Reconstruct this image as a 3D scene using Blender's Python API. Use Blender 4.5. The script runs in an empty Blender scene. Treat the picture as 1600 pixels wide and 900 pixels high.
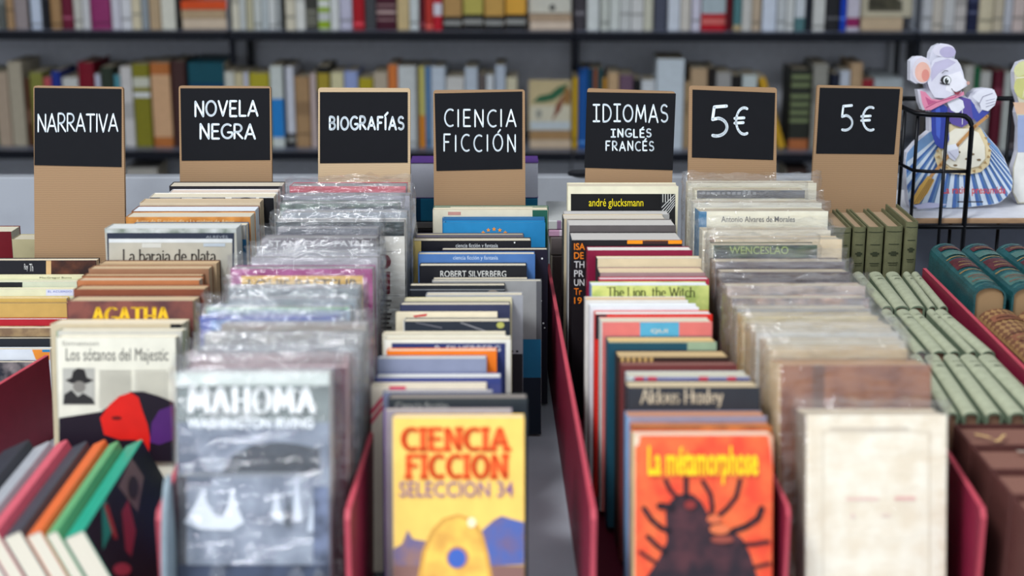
import bpy, math, random
from mathutils import Vector, Matrix, noise
random.seed(7)
S = bpy.context.scene
COL = S.collection
R = math.radians

# ------------------------------------------------------------------ camera
F = 2400.0                    # focal length in pixels of the 1600x900 frame
CAM = Vector((0.0, 0.0, 1.355))
PITCH, YAW = R(15.2), R(0.36)
cd = bpy.data.cameras.new('camera')
cam = bpy.data.objects.new('camera', cd)
COL.objects.link(cam)
cd.sensor_width = 36.0
cd.lens = 36.0 * F / 1600.0
cam.location = CAM
cam.rotation_euler = (math.pi / 2 - PITCH, 0, -YAW)
cd.dof.use_dof = True
cd.dof.focus_distance = 1.88
cd.dof.aperture_fstop = 3.5
cd.dof.aperture_blades = 9
cd.clip_start = 0.05
S.camera = cam
# ------------------------------------------------------------------ world, light, exposure
w = bpy.data.worlds.new('daylight')
S.world = w
w.use_nodes = True
wn = w.node_tree.nodes
bg = wn['Background']
bg.inputs[0].default_value = (0.86, 0.93, 1.0, 1)
bg.inputs[1].default_value = 0.8
S.view_settings.view_transform = 'Standard'
S.view_settings.look = 'None'
S.view_settings.gamma = 1.0
S.view_settings.use_curve_mapping = False
S.view_settings.exposure = 0.56
S.cycles.use_denoising = True
S.cycles.transparent_max_bounces = 40
S.cycles.max_bounces = 8

sd = bpy.data.lights.new('open_sky_light', 'AREA')
sd.shape = 'RECTANGLE'; sd.size = .75; sd.size_y = .55; sd.energy = 40
sd.color = (0.95, 0.98, 1.0)
so = bpy.data.objects.new('open_sky_light', sd); COL.objects.link(so)
so.location = (-0.95, 0.35, 3.0)
so.rotation_euler = (Vector((0, 1.55, .9)) - so.location).to_track_quat('-Z', 'Y').to_euler()

# ------------------------------------------------------------------ pixel -> place
RM = cam.rotation_euler.to_matrix()
def ray(px, py):
    return RM @ Vector(((px - 800) / F, -(py - 450) / F, -1.0))
def hit(px, py, p0, n):
    d = ray(px, py); n = Vector(n)
    return CAM + d * ((Vector(p0) - CAM).dot(n) / d.dot(n))
def at_y(px, py, Y): return hit(px, py, (0, Y, 0), (0, 1, 0))
def at_z(px, py, Z): return hit(px, py, (0, 0, Z), (0, 0, 1))
TZ = 0.75                                  # table top

# ------------------------------------------------------------------ materials
_mats = {}
def lin(c):
    return tuple(((v / 255) / 12.92 if v / 255 <= 0.04045 else ((v / 255 + 0.055) / 1.055) ** 2.4) for v in c)
def mat(c, rough=0.5, kind='plain', metal=0.0, c2=None):
    key = (tuple(c), rough, kind, metal, tuple(c2) if c2 else None)
    if key in _mats: return _mats[key]
    m = bpy.data.materials.new('%s_%d_%d_%d' % ((kind,) + tuple(int(v) for v in c)))
    m.use_nodes = True
    nt = m.node_tree; N = nt.nodes; L = nt.links
    b = N['Principled BSDF']
    a = lin(c); b.inputs['Roughness'].default_value = rough; b.inputs['Metallic'].default_value = metal; b.inputs['Specular IOR Level'].default_value = .22 if kind not in ('leather', 'tooled') and rough > .36 else .5
    tc = N.new('ShaderNodeTexCoord')
    def mixc(fac, k1, k2):
        x = N.new('ShaderNodeMix'); x.data_type = 'RGBA'
        L.new(fac, x.inputs[0])
        x.inputs[6].default_value = (*k1, 1); x.inputs[7].default_value = (*k2, 1)
        return x.outputs[2]
    def ramp(fac, lo, hi):
        r = N.new('ShaderNodeMapRange'); L.new(fac, r.inputs[0])
        r.inputs[1].default_value = lo; r.inputs[2].default_value = hi
        return r.outputs[0]
    def nz(scale, detail=3, coord='Object'):
        n = N.new('ShaderNodeTexNoise'); L.new(tc.outputs[coord], n.inputs['Vector'])
        n.inputs['Scale'].default_value = scale; n.inputs['Detail'].default_value = detail
        return n.outputs['Fac']
    def bump(h, s, d=0.001):
        bp = N.new('ShaderNodeBump'); bp.inputs['Strength'].default_value = s; bp.inputs['Distance'].default_value = d
        L.new(h, bp.inputs['Height']); L.new(bp.outputs[0], b.inputs['Normal'])
    if kind == 'plain':
        o = mixc(ramp(nz(60), .3, .7), tuple(v * .93 for v in a), tuple(min(1, v * 1.05) for v in a))
    elif kind == 'mottle':                      # printed picture: soft blotches of two inks
        k = lin(c2) if c2 else tuple(v * .45 for v in a)
        o = mixc(ramp(nz(45, 5), .38, .62), k, a)
    elif kind == 'pages':                       # leaves: fine lines across the thickness
        wv = N.new('ShaderNodeTexWave'); wv.bands_direction = 'Y'
        L.new(tc.outputs['Object'], wv.inputs['Vector'])
        wv.inputs['Scale'].default_value = 190; wv.inputs['Distortion'].default_value = 1.5; wv.inputs['Detail'].default_value = 2
        o = mixc(wv.outputs['Fac'], tuple(v * .78 for v in a), a)
    elif kind == 'kraft':                       # ribbed kraft paper
        wv = N.new('ShaderNodeTexWave'); wv.bands_direction = 'Z'
        L.new(tc.outputs['Object'], wv.inputs['Vector'])
        wv.inputs['Scale'].default_value = 120; wv.inputs['Distortion'].default_value = 2; wv.inputs['Detail'].default_value = 3
        o = mixc(wv.outputs['Fac'], tuple(v * .86 for v in a), a)
        bump(nz(300), .15)
    elif kind == 'cloth':
        o = mixc(ramp(nz(90, 4), .25, .75), tuple(v * .82 for v in a), tuple(min(1, v * 1.08) for v in a))
        bump(nz(900, 2), .3)
    elif kind == 'leather':
        o = mixc(ramp(nz(70, 5), .3, .7), tuple(v * .65 for v in a), tuple(min(1, v * 1.2) for v in a))
        vo = N.new('ShaderNodeTexVoronoi'); vo.inputs['Scale'].default_value = 600
        L.new(tc.outputs['Object'], vo.inputs['Vector']); bump(vo.outputs['Distance'], .35)
    elif kind == 'tooled':                      # gold lozenges stamped on leather
        ck = N.new('ShaderNodeTexChecker'); ck.inputs['Scale'].default_value = 220
        mp = N.new('ShaderNodeMapping'); mp.inputs['Rotation'].default_value = (R(45), 0, 0); mp.inputs['Scale'].default_value = (0, 1, .5); mp.inputs['Location'].default_value = (.0013, 0, 0)
        L.new(tc.outputs['Object'], mp.inputs[0]); L.new(mp.outputs[0], ck.inputs['Vector'])
        o = mixc(ck.outputs['Fac'], a, lin(c2))
    elif kind == 'wood':
        wv = N.new('ShaderNodeTexWave'); wv.bands_direction = 'Z'; L.new(tc.outputs['Object'], wv.inputs['Vector'])
        wv.inputs['Scale'].default_value = 30; wv.inputs['Distortion'].default_value = 6
        o = mixc(wv.outputs['Fac'], tuple(v * .8 for v in a), a)
    elif kind == 'scuffed':
        o = mixc(ramp(nz(9, 8), .45, .72), a, tuple(v * .8 for v in a))
    L.new(o, b.inputs['Base Color'])
    _mats[key] = m
    return m

def film_mat():
    m = bpy.data.materials.new('clear_film'); m.use_nodes = True
    nt = m.node_tree; N = nt.nodes; L = nt.links
    for n in list(N): N.remove(n)
    out = N.new('ShaderNodeOutputMaterial')
    tr = N.new('ShaderNodeBsdfTransparent'); tr.inputs[0].default_value = (.995, .997, 1, 1)
    gl = N.new('ShaderNodeBsdfGlossy'); gl.inputs['Roughness'].default_value = .05
    df = N.new('ShaderNodeBsdfDiffuse'); df.inputs[0].default_value = (.93, .95, 1, 1)
    tc = N.new('ShaderNodeTexCoord')
    n1 = N.new('ShaderNodeTexNoise'); n1.inputs['Scale'].default_value = 55; n1.inputs['Detail'].default_value = 4
    mp = N.new('ShaderNodeMapping'); mp.inputs['Scale'].default_value = (.45, 1, 1.6)
    L.new(tc.outputs['Object'], mp.inputs[0]); L.new(mp.outputs[0], n1.inputs['Vector'])
    bp = N.new('ShaderNodeBump'); bp.inputs['Strength'].default_value = 1.0; bp.inputs['Distance'].default_value = .012
    L.new(n1.outputs['Fac'], bp.inputs['Height'])
    L.new(bp.outputs[0], gl.inputs['Normal'])
    fr = N.new('ShaderNodeLayerWeight'); fr.inputs['Blend'].default_value = .5; L.new(bp.outputs[0], fr.inputs['Normal'])
    pw = N.new('ShaderNodeMath'); pw.operation = 'POWER'; L.new(fr.outputs['Facing'], pw.inputs[0]); pw.inputs[1].default_value = 3.0
    mr = N.new('ShaderNodeMapRange'); L.new(pw.outputs[0], mr.inputs[0])
    mr.inputs[1].default_value = 0; mr.inputs[2].default_value = 1; mr.inputs[3].default_value = .078; mr.inputs[4].default_value = .34
    m1 = N.new('ShaderNodeMixShader'); m1.inputs[0].default_value = .032
    L.new(tr.outputs[0], m1.inputs[1]); L.new(df.outputs[0], m1.inputs[2])
    m2 = N.new('ShaderNodeMixShader'); L.new(mr.outputs[0], m2.inputs[0])
    L.new(m1.outputs[0], m2.inputs[1]); L.new(gl.outputs[0], m2.inputs[2])
    L.new(m2.outputs[0], out.inputs[0])
    return m
FILM = film_mat()

# ------------------------------------------------------------------ mesh collecting
class MB:
    def __init__(s): s.v = []; s.f = []; s.mi = []; s.ms = []; s.sm = []
    def slot(s, m):
        if m not in s.ms: s.ms.append(m)
        return s.ms.index(m)
    def add(s, vs, fs, m, smooth=False):
        o = len(s.v); k = s.slot(m)
        s.v += [tuple(v) for v in vs]
        for f in fs:
            s.f.append(tuple(o + i for i in f)); s.mi.append(k); s.sm.append(smooth)
    def box(s, a, b, m):
        (x0, y0, z0), (x1, y1, z1) = a, b
        s.add([(x0,y0,z0),(x1,y0,z0),(x1,y1,z0),(x0,y1,z0),(x0,y0,z1),(x1,y0,z1),(x1,y1,z1),(x0,y1,z1)],
              [(0,3,2,1),(4,5,6,7),(0,1,5,4),(1,2,6,5),(2,3,7,6),(3,0,4,7)], m)
    def bevbox(s, a, b, m, r):                   # box with chamfered edges
        x0,y0,z0 = a; x1,y1,z1 = b
        ring = lambda d, z: [(x0+d+r*0,y0+d,z),(x1-d,y0+d,z),(x1-d,y1-d,z),(x0+d,y1-d,z)]
        def oct_(d, z):
            q = d + r
            return [(x0+q,y0+d,z),(x1-q,y0+d,z),(x1-d,y0+q,z),(x1-d,y1-q,z),(x1-q,y1-d,z),(x0+q,y1-d,z),(x0+d,y1-q,z),(x0+d,y0+q,z)]
        rings = [oct_(r, z0), oct_(0, z0+r), oct_(0, z1-r), oct_(r, z1)]
        s.loft(rings, m)
    def loft(s, rings, m, smooth=False, cap=True):
        n = len(rings[0]); vs = [p for r_ in rings for p in r_]; fs = []
        for k in range(len(rings)-1):
            for i in range(n):
                j = (i+1) % n
                fs.append((k*n+i, k*n+j, (k+1)*n+j, (k+1)*n+i))
        if cap:
            fs.append(tuple(reversed(range(n)))); fs.append(tuple((len(rings)-1)*n+i for i in range(n)))
        s.add(vs, fs, m, smooth)
    def prism(s, poly, ext, m, side=None):       # poly: 3D points, ext: Vector
        n = len(poly); a = [Vector(p) for p in poly]; b = [p + ext for p in a]
        s.add(a, [tuple(range(n))], m)
        s.add(b, [tuple(reversed(range(n)))], m)
        s.add(a + b, [(i, n+i, n+(i+1) % n, (i+1) % n) for i in range(n)], side or m)
    def tube(s, pts, r, m, seg=8):
        pts = [Vector(p) for p in pts]; rings = []
        for i, p in enumerate(pts):
            d = (pts[min(i+1, len(pts)-1)] - pts[max(i-1, 0)]).normalized()
            u = d.cross(Vector((0, 0, 1)))
            if u.length < .1: u = d.cross(Vector((0, 1, 0)))
            u.normalize(); v = d.cross(u)
            rings.append([p + u*math.cos(2*math.pi*k/seg)*r + v*math.sin(2*math.pi*k/seg)*r for k in range(seg)])
        s.loft(rings, m, True)
    def build(s, name, parent=None):
        me = bpy.data.meshes.new(name)
        me.from_pydata(s.v, [], s.f)
        for m in s.ms: me.materials.append(m)
        me.polygons.foreach_set('material_index', s.mi)
        me.polygons.foreach_set('use_smooth', s.sm)
        me.update()
        o = bpy.data.objects.new(name, me); COL.objects.link(o)
        if parent: o.parent = parent
        return o

LABELS = set()
def tag(o, label, cat, group=None):
    o['label'] = label; o['category'] = cat
    if group: o['group'] = group
    n = len([w_ for w_ in label.replace('-', ' ').replace('Í', 'I').replace('Ó', 'O').split()])
    if label in LABELS: print('DUP LABEL', label)
    if n < 4 or n > 16: print('LABEL LEN', n, label)
    LABELS.add(label)
def thing(name, label, cat, M=None, group=None):
    o = bpy.data.objects.new(name, None); COL.objects.link(o)
    o.empty_display_size = .02
    if M is not None: o.matrix_world = M
    tag(o, label, cat, group)
    return o
def struct(o): o['kind'] = 'structure'; return o

# ------------------------------------------------------------------ lettering
_txt = {}
def font_shape(s, bold=0.0):
    k = (s, bold)
    if k in _txt: return _txt[k]
    c = bpy.data.curves.new('lettering', 'FONT'); c.body = s; c.offset = bold; c.resolution_u = 3
    o = bpy.data.objects.new('lettering', c); COL.objects.link(o)
    dg = bpy.context.evaluated_depsgraph_get(); dg.update()
    me = bpy.data.meshes.new_from_object(o.evaluated_get(dg))
    vs = [(v.co.x, v.co.y) for v in me.vertices]; fs = [tuple(p.vertices) for p in me.polygons]
    bpy.data.objects.remove(o); bpy.data.curves.remove(c); bpy.data.meshes.remove(me)
    _txt[k] = (vs, fs); return _txt[k]
def arc(cx, cy, rx, ry, a0, a1, n=12):
    return [(cx + rx*math.cos(R(a0 + (a1-a0)*i/n)), cy + ry*math.sin(R(a0 + (a1-a0)*i/n))) for i in range(n+1)]
GL = {  # hand strokes in a box of height 1: (width, [polyline, ...])
 'A': (.72, [[(0,0),(.36,1),(.72,0)], [(.12,.32),(.6,.32)]]),
 'B': (.58, [[(.04,0),(.04,1)], [(.04,1)]+arc(.25,.76,.27,.24,90,-90)+[(.04,.52)], [(.04,.52)]+arc(.28,.26,.3,.26,90,-90)+[(.04,0)]]),
 'C': (.62, [arc(.42,.5,.42,.5,62,298,16)]),
 'D': (.68, [[(.05,0),(.05,1)], [(.05,1)]+arc(.2,.5,.48,.5,90,-90,14)+[(.05,0)]]),
 'E': (.52, [[(.5,1),(.03,1),(.03,0),(.52,0)], [(.03,.52),(.44,.52)]]),
 'F': (.52, [[(.54,1),(.05,1),(.05,0)], [(.05,.54),(.42,.54)]]),
 'G': (.7, [arc(.42,.5,.42,.5,55,330,16)+[(.74,.42),(.46,.42)]]),
 'H': (.68, [[(.04,0),(.04,1)], [(.64,0),(.64,1)], [(.04,.5),(.64,.5)]]),
 'I': (.12, [[(.06,0),(.06,1)]]),
 'J': (.5, [[(.03,1),(.5,1)], [(.3,1),(.3,.1),(.1,0)]]),
 'L': (.5, [[(.04,1),(.04,0),(.5,0)]]),
 'M': (.82, [[(0,0),(.1,1),(.41,.2),(.72,1),(.82,0)]]),
 'N': (.66, [[(.03,0),(.03,1),(.63,0),(.63,1)]]),
 'O': (.76, [arc(.38,.5,.38,.5,90,450,20)]),
 'R': (.62, [[(.04,0),(.04,1)], [(.04,1)]+arc(.26,.73,.3,.27,90,-90)+[(.04,.46)], [(.2,.46),(.62,0)]]),
 'S': (.54, [arc(.28,.75,.25,.25,40,230,10)+arc(.27,.26,.27,.26,75,-140,12)]),
 'T': (.66, [[(0,1),(.66,1)], [(.33,1),(.33,0)]]),
 'V': (.66, [[(0,1),(.33,0),(.66,1)]]),
 '5': (.62, [[(.6,1),(.12,.97),(.05,.55)]+arc(.2,.3,.42,.3,80,-110,14)]),
 '€': (.66, [arc(.5,.5,.42,.5,68,292,14), [(0,.6),(.5,.62)], [(0,.42),(.46,.44)]]),
 '1': (.4, [[(.02,.6),(.36,1),(.36,0)]]), ' ': (.3, []),
}
GL['Í'] = (.2, [[(.08,0),(.08,.92)], [(.02,1.08),(.3,1.32)]])
GL['É'] = (.52, GL['E'][1] + [[(.25,1.13),(.42,1.3)]])
GL['Ó'] = (.76, GL['O'][1] + [[(.4,1.12),(.58,1.28)]])
GL['i'] = (.5, [[(.25,0),(.25,1)], [(.0,1),(.5,1)], [(0,0),(.5,0)]])     # I with bars
X_ = .64
GLL = {
 'a': (.46, [arc(.22,.16,.2,.17,90,360,10)+[(.42,.5)], [(.08,.56)]+arc(.24,.46,.18,.18,110,0,6)+[(.42,.04),(.47,0)]]),
 'b': (.52, [[(.06,1),(.06,.04)], arc(.27,.32,.23,.32,150,-150,14)]), 'c': (.44, [arc(.27,.32,.25,.32,50,310,12)]),
 'd': (.54, [[(.46,1),(.46,0)], arc(.25,.32,.23,.32,30,330,14)]), 'e': (.46, [[(.05,.36),(.44,.36)]+arc(.25,.34,.21,.3,5,310,12)]),
 'h': (.54, [[(.07,1),(.07,0)], [(.07,.44)]+arc(.27,.44,.2,.2,160,0,8)+[(.47,0)]]), 'i': (.16, [[(.08,X_),(.08,0)], [(.06,.86),(.1,.9)]]),
 'j': (.2, [[(.12,X_),(.12,-.18),(0,-.28)], [(.1,.86),(.14,.9)]]), 'l': (.16, [[(.08,1),(.08,0)]]),
 'n': (.54, [[(.07,X_),(.07,0)], [(.07,.44)]+arc(.27,.44,.2,.2,160,0,8)+[(.47,0)]]), 'o': (.52, [arc(.26,.32,.24,.32,0,360,18)]),
 'p': (.54, [[(.07,X_),(.07,-.28)], arc(.28,.32,.23,.32,150,-150,14)]), 'r': (.36, [[(.07,X_),(.07,0)], [(.07,.44),(.18,.6),(.34,.6)]]),
 's': (.38, [arc(.2,.48,.15,.16,40,240,8)+arc(.19,.16,.17,.16,70,-150,8)]), 't': (.32, [[(.12,.88),(.12,.1),(.22,0),(.32,.04)], [(0,X_),(.3,X_)]]),
 'u': (.54, [[(.07,X_),(.07,.18)]+arc(.25,.18,.18,.18,180,340,8)+[(.46,.2)], [(.46,X_),(.46,0)]]), 'x': (.46, [[(.02,X_),(.44,0)], [(.44,X_),(.02,0)]]),
 'y': (.48, [[(.02,X_),(.25,.04)], [(.46,X_),(.2,-.24),(.06,-.28)]]), ',': (.14, [[(.08,.06),(.03,-.14)]]), 'W': (1.0, [[(0,1),(.25,0),(.5,.9),(.75,0),(1,1)]]),
}
def ribbon(pts, wx, wy):
    """flat stroke drawn with an elliptic nib: wx thick where it runs up, wy where it runs across"""
    out = []
    for (x0, y0), (x1, y1) in zip(pts, pts[1:]):
        dx, dy = x1-x0, y1-y0; l = math.hypot(dx, dy) or 1e-9
        ux, uy = dx/l, dy/l
        t = math.sqrt((wx*uy)**2 + (wy*ux)**2) / 2
        nx, ny = -uy*t, ux*t
        out.append([(x0+nx, y0+ny), (x0-nx, y0-ny), (x1-nx, y1-ny), (x1+nx, y1+ny)])
    for (x, y) in pts:
        out.append([(x + wx/2*math.cos(a*math.pi/4)*.97, y + wy/2*math.sin(a*math.pi/4)*.97) for a in range(8)])
    return out
def stroke_shape(text, wx=.1, wy=.1, gap=.22, serif=0, jitter=0, lower=False):
    polys = []; x = 0
    rnd = random.Random(text)
    for ch in text:
        wd, st = GLL[ch] if lower and ch in GLL else GL[ch]
        j = rnd.uniform(-jitter, jitter); k = 1 + rnd.uniform(-jitter, jitter)
        for s_ in st:
            p = [(x + a, j + b*k) for a, b in s_]
            polys += ribbon(p, wx, wy)
            if serif:
                for e, q in ((p[0], p[1]), (p[-1], p[-2])):
                    if abs(e[1]-q[1]) > .6*abs(e[0]-q[0]) and (abs(e[1]-j) < .08 or abs(e[1]-j-k) < .08 or (lower and ch.islower() and abs(e[1]-.64) < .03)) and ch not in 'COGS':
                        polys += [[(e[0]-serif, e[1]-wy/2), (e[0]+serif, e[1]-wy/2), (e[0]+serif, e[1]+wy/2), (e[0]-serif, e[1]+wy/2)]]
        x += wd + gap
    vs = []; fs = []
    for p in polys:
        fs.append(tuple(range(len(vs), len(vs)+len(p)))); vs += p
    return vs, fs
def circle(cx, cy, rx, ry=None, n=18):
    ry = ry or rx
    return [(cx + rx*math.cos(2*math.pi*i/n), cy + ry*math.sin(2*math.pi*i/n)) for i in range(n)]

def to_mat(c, rough=.5):
    return c if isinstance(c, bpy.types.Material) else mat(c, rough)
def paint(mb, ops, conv, rough=.5):
    """ops in photo pixels; conv(px, py, layer) -> local point on the printed face"""
    for k, op in enumerate(ops):
        kind = op[0]
        if kind == 'rect':
            _, x0, y0, x1, y1, c = op
            mb.add([conv(x0,y1,k), conv(x1,y1,k), conv(x1,y0,k), conv(x0,y0,k)], [(0,1,2,3)], to_mat(c, rough))
        elif kind == 'poly':
            p = [conv(x, y, k) for x, y in op[1]]
            a = sum(op[1][i][0]*op[1][(i+1) % len(p)][1] - op[1][(i+1) % len(p)][0]*op[1][i][1] for i in range(len(p)))
            f = tuple(range(len(p)))
            mb.add(p, [f if a < 0 else tuple(reversed(f))], to_mat(op[2], rough))
        elif kind == 'line':
            for q in ribbon(op[1], op[2], op[2]):
                p = [conv(x, y, k) for x, y in q]
                mb.add(p, [tuple(range(len(p)))], to_mat(op[3], rough))
        elif kind in ('text', 'hand'):
            _, s_, x0, y0, x1, y1, c, par = op
            vs, fs = font_shape(s_, par) if kind == 'text' else stroke_shape(s_, **par)
            xs = [v[0] for v in vs]; ys = [v[1] for v in vs]
            if kind == 'hand': lo, hi = 0, 1
            else: lo, hi = min(ys), max(ys)
            fx = lambda x: x0 + (x-min(xs))/(max(xs)-min(xs))*(x1-x0)
            fy = lambda y: y1 - (y-lo)/(hi-lo)*(y1-y0)
            mb.add([conv(fx(x), fy(y), k) for x, y in vs], fs, to_mat(c, rough))

# ------------------------------------------------------------------ a book
PAGE = (226, 214, 190)
def book(label, M, W, H, T, front, spine=None, page=PAGE, group=None, hard=False, rnd=0.0, bands=(), art=None,
         sleeve=False, rough=.42, back=None, ckind='plain', name='book', cat='book', spine_kind=None, sleeve_ext=None, spine_art=()):
    """local: x 0..W from the spine, y 0..T from the front cover, z 0..H; rnd = bulge of a rounded spine"""
    root = thing(name, label, cat, M, group)
    fm = front if isinstance(front, bpy.types.Material) else mat(front, rough, ckind)
    sp = fm if spine is None else (spine if isinstance(spine, bpy.types.Material) else mat(spine, rough, spine_kind or ckind))
    bm_ = fm if back is None else mat(back, rough, ckind)
    c = .0022 if hard else .0006
    c = min(c, T*.2)
    arcn = 8 if rnd else 1
    if rnd:
        outer = [(W,0),(0,0)] + [(-rnd*math.sin(math.pi*i/arcn), T*(1-math.cos(math.pi*i/arcn))/2) for i in range(1, arcn)] + [(0,T),(W,T)]
    else:
        e = min(.0012, T*.2)
        outer = [(W,0),(e,0),(0,e),(0,T-e),(e,T),(W,T)]
    n = len(outer)
    inner = []
    for x, y in outer:
        inner.append((max(x, c) if x >= 0 and not rnd else (x if x >= W-1e-6 else x + c), min(max(y, c), T-c)))
    lv = sorted({0.0, H, *[b for a in bands for b in (a[0]*H, a[1]*H)]})
    cb = MB()
    for z0, z1 in zip(lv, lv[1:]):
        zm = (z0+z1)/2/H
        bmats = [a[2] for a in bands if a[0] <= zm <= a[1]]
        for i in range(n-1):
            segm = fm if i == 0 else (bm_ if i == n-2 else sp)
            if bmats and 0 < i < n-2: segm = to_mat(bmats[-1], rough)
            (xa, ya), (xb, yb) = outer[i], outer[i+1]
            cb.add([(xa,ya,z0),(xb,yb,z0),(xb,yb,z1),(xa,ya,z1)], [(3,2,1,0)], segm, rnd > 0 and 0 < i < n-2)
            (xa, ya), (xb, yb) = inner[i], inner[i+1]
            cb.add([(xa,ya,z0),(xb,yb,z0),(xb,yb,z1),(xa,ya,z1)], [(0,1,2,3)], bm_)
    edge = sp if not hard else fm
    for z, flip in ((0, 1), (H, 0)):
        for i in range(n-1):
            q = [(*outer[i],z),(*outer[i+1],z),(*inner[i+1],z),(*inner[i],z)]
            cb.add(q, [(3,2,1,0) if flip else (0,1,2,3)], edge)
    for i in (0, n-1):
        q = [(*outer[i],0),(*inner[i],0),(*inner[i],H),(*outer[i],H)]
        cb.add(q, [(0,1,2,3)], edge)
    if art:
        Mi = M.inverted(); n0 = M.to_3x3() @ Vector((0,1,0)); p0 = M.translation
        def conv(px, py, k):
            q = Mi @ hit(px, py, p0, n0)
            q.x = min(max(q.x, .0003), W-.0003); q.z = min(max(q.z, .0003), H-.0003)
            q.y = -.00012*(k+1); return q
        paint(cb, art, conv, rough)
    for k, (ya, yb, za, zb_, c_) in enumerate(spine_art):     # printing on the spine, following its curve
        nst = 6; row = []
        for i in range(nst+1):
            y = T*(ya + (yb-ya)*i/nst)
            x = -rnd*math.sin(math.acos(max(-1, min(1, 1-2*y/T)))) - .00025 - .0001*k
            row.append((x, y))
        vs = [(x, y, za*H) for x, y in row] + [(x, y, zb_*H) for x, y in row]
        cb.add(vs, [(i+1, i, nst+1+i, nst+2+i) for i in range(nst)], to_mat(c_, rough), True)
    cov = cb.build('cover', root)
    pb = MB(); i_ = .003 if hard else .0009
    if rnd:
        poly = [(W-i_,c),(.001,c)] + [(-(rnd-c*.9)*math.sin(math.pi*i/6), c+(T-2*c)*(1-math.cos(math.pi*i/6))/2) for i in range(1,6)] + [(.001,T-c),(W-i_,T-c)]
    else:
        poly = [(W-i_,c),(c,c),(c,T-c),(W-i_,T-c)]
    pm = mat(page, .85, 'pages')
    z0, z1 = (.003, H-.004) if hard else (.0005, H-.0009)
    pb.loft([[(x,y,z0) for x,y in reversed(poly)], [(x,y,z1) for x,y in reversed(poly)]], pm)
    pb.build('page_block', root)
    if sleeve:
        sleeve_mesh(W, H, T, sleeve_ext or .012).build('plastic_sleeve', root)
    return root
def sleeve_mesh(W, H, T, ext):
    mb = MB(); rings = []
    m_ = .0013; sd_ = .006
    zs = [0.002, H*.25, H*.5, H*.68, H*.8, H*.88, H*.94, H*.98, H+.001, H+.003, H+ext*.6, H+ext]
    off = Vector((random.uniform(0,90), random.uniform(0,90), 0))
    NX = 22; g = random.uniform(-.3, .3)
    for iz, z in enumerate(zs):
        pin = 1.0 if z <= H+.0015 else max(.06, 1-(z-H)/ext*1.02)
        ring = []
        sd_ = .003 if z < .134 else .007
        pts = [(-sd_, T/2)] + [(W*i/NX, -m_) for i in range(NX+1)] + [(W+sd_, T/2)] + [(W*(NX-i)/NX, T+m_) for i in range(NX+1)]
        for i, (x, y) in enumerate(pts):
            yy = T/2 + (y-T/2)*pin + (1-pin)*T*g
            nv = noise.noise(off + Vector((x*38, y*30, z*55)))
            n2 = noise.noise(off + Vector((x*110, 5+y*30, z*130)))
            dd = (.0006 if pin == 1 else .0018)*nv + .0004*n2
            sgn = -1 if y < T/2 else 1
            edge_ = y == T/2
            zz = z + (0 if z < H else (nv*.0045 + n2*.004)*(iz-7)/4)
            ring.append((x + (n2*.004 if edge_ and z > .134 else 0), yy + sgn*max(-.0006, dd), zz))
        rings.append(ring)
    mb.loft(rings, FILM, True, cap=False)
    return mb

ORD = ['front', 'second', 'third', 'fourth', 'fifth', 'sixth', 'seventh', 'eighth', 'ninth', 'tenth', 'eleventh', 'twelfth',
       'thirteenth', 'fourteenth', 'fifteenth', 'sixteenth', 'seventeenth', 'eighteenth', 'nineteenth', 'twentieth',
       'twenty-first', 'twenty-second', 'twenty-third', 'twenty-fourth', 'twenty-fifth', 'twenty-sixth', 'twenty-seventh']
def column(where, rows, Y0, Y1, base, group, l0=10, l1=-1, sleeve=False, page=PAGE):
    tot = sum(r['w'] for r in rows); cum = 0; prev = None
    for i, r in enumerate(rows):
        Y = Y0 + (Y1-Y0)*cum/tot; cum += r['w']
        Yn = Y0 + (Y1-Y0)*cum/tot
        t = (Y-Y0)/(Y1-Y0); lean = R(l0 + (l1-l0)*t)
        slv = r.get('sleeve', sleeve)
        if prev:                                  # stand clear of the book in front
            py_, pz, pl_, ps = prev
            for _ in range(3):
                zt = at_y((r['x'][0]+r['x'][1])/2, r['y'], Y).z
                need = py_ + (zt-pz)*math.tan(lean if zt > pz else pl_) + (.0042 if slv or ps else .0012)
                Y = max(Y, need)
        T = min((Yn-Y)*math.cos(lean) - (.0045 if slv else .0016), r.get('tmax', .05))
        T = max(T, .004)
        a, b = at_y(r['x'][0], r['y'], Y), at_y(r['x'][1], r['y'], Y)
        zt = (a.z+b.z)/2; W = b.x-a.x
        zb = base + max(0, T*math.sin(lean)) + .0005
        H = (zt-zb)/math.cos(lean)
        prev = (Y + T*math.cos(lean), zt - T*math.sin(lean), lean, slv)
        org = Vector((a.x, Y - H*math.sin(lean), zb))
        M = Matrix.Translation(org) @ Matrix.Rotation(-lean, 4, 'X')
        lab = r.get('label') or '%s, %s %s' % (r['d'], ORD[i] if i else 'foremost', ('from the front of ' if i else 'of ') + where)
        book(lab, M, W, H, T, r['c'], r.get('s'), r.get('p', page), group, hard=r.get('hard', False), art=r.get('art'),
             sleeve=slv, ckind=r.get('k', 'plain'), back=r.get('b'), rough=r.get('rough', .42), bands=r.get('bands', ()))
def B(xl, xr, y, w_, d, c, **k):
    return dict(x=(xl, xr), y=y, w=w_, d=d, c=c, **k)

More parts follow.
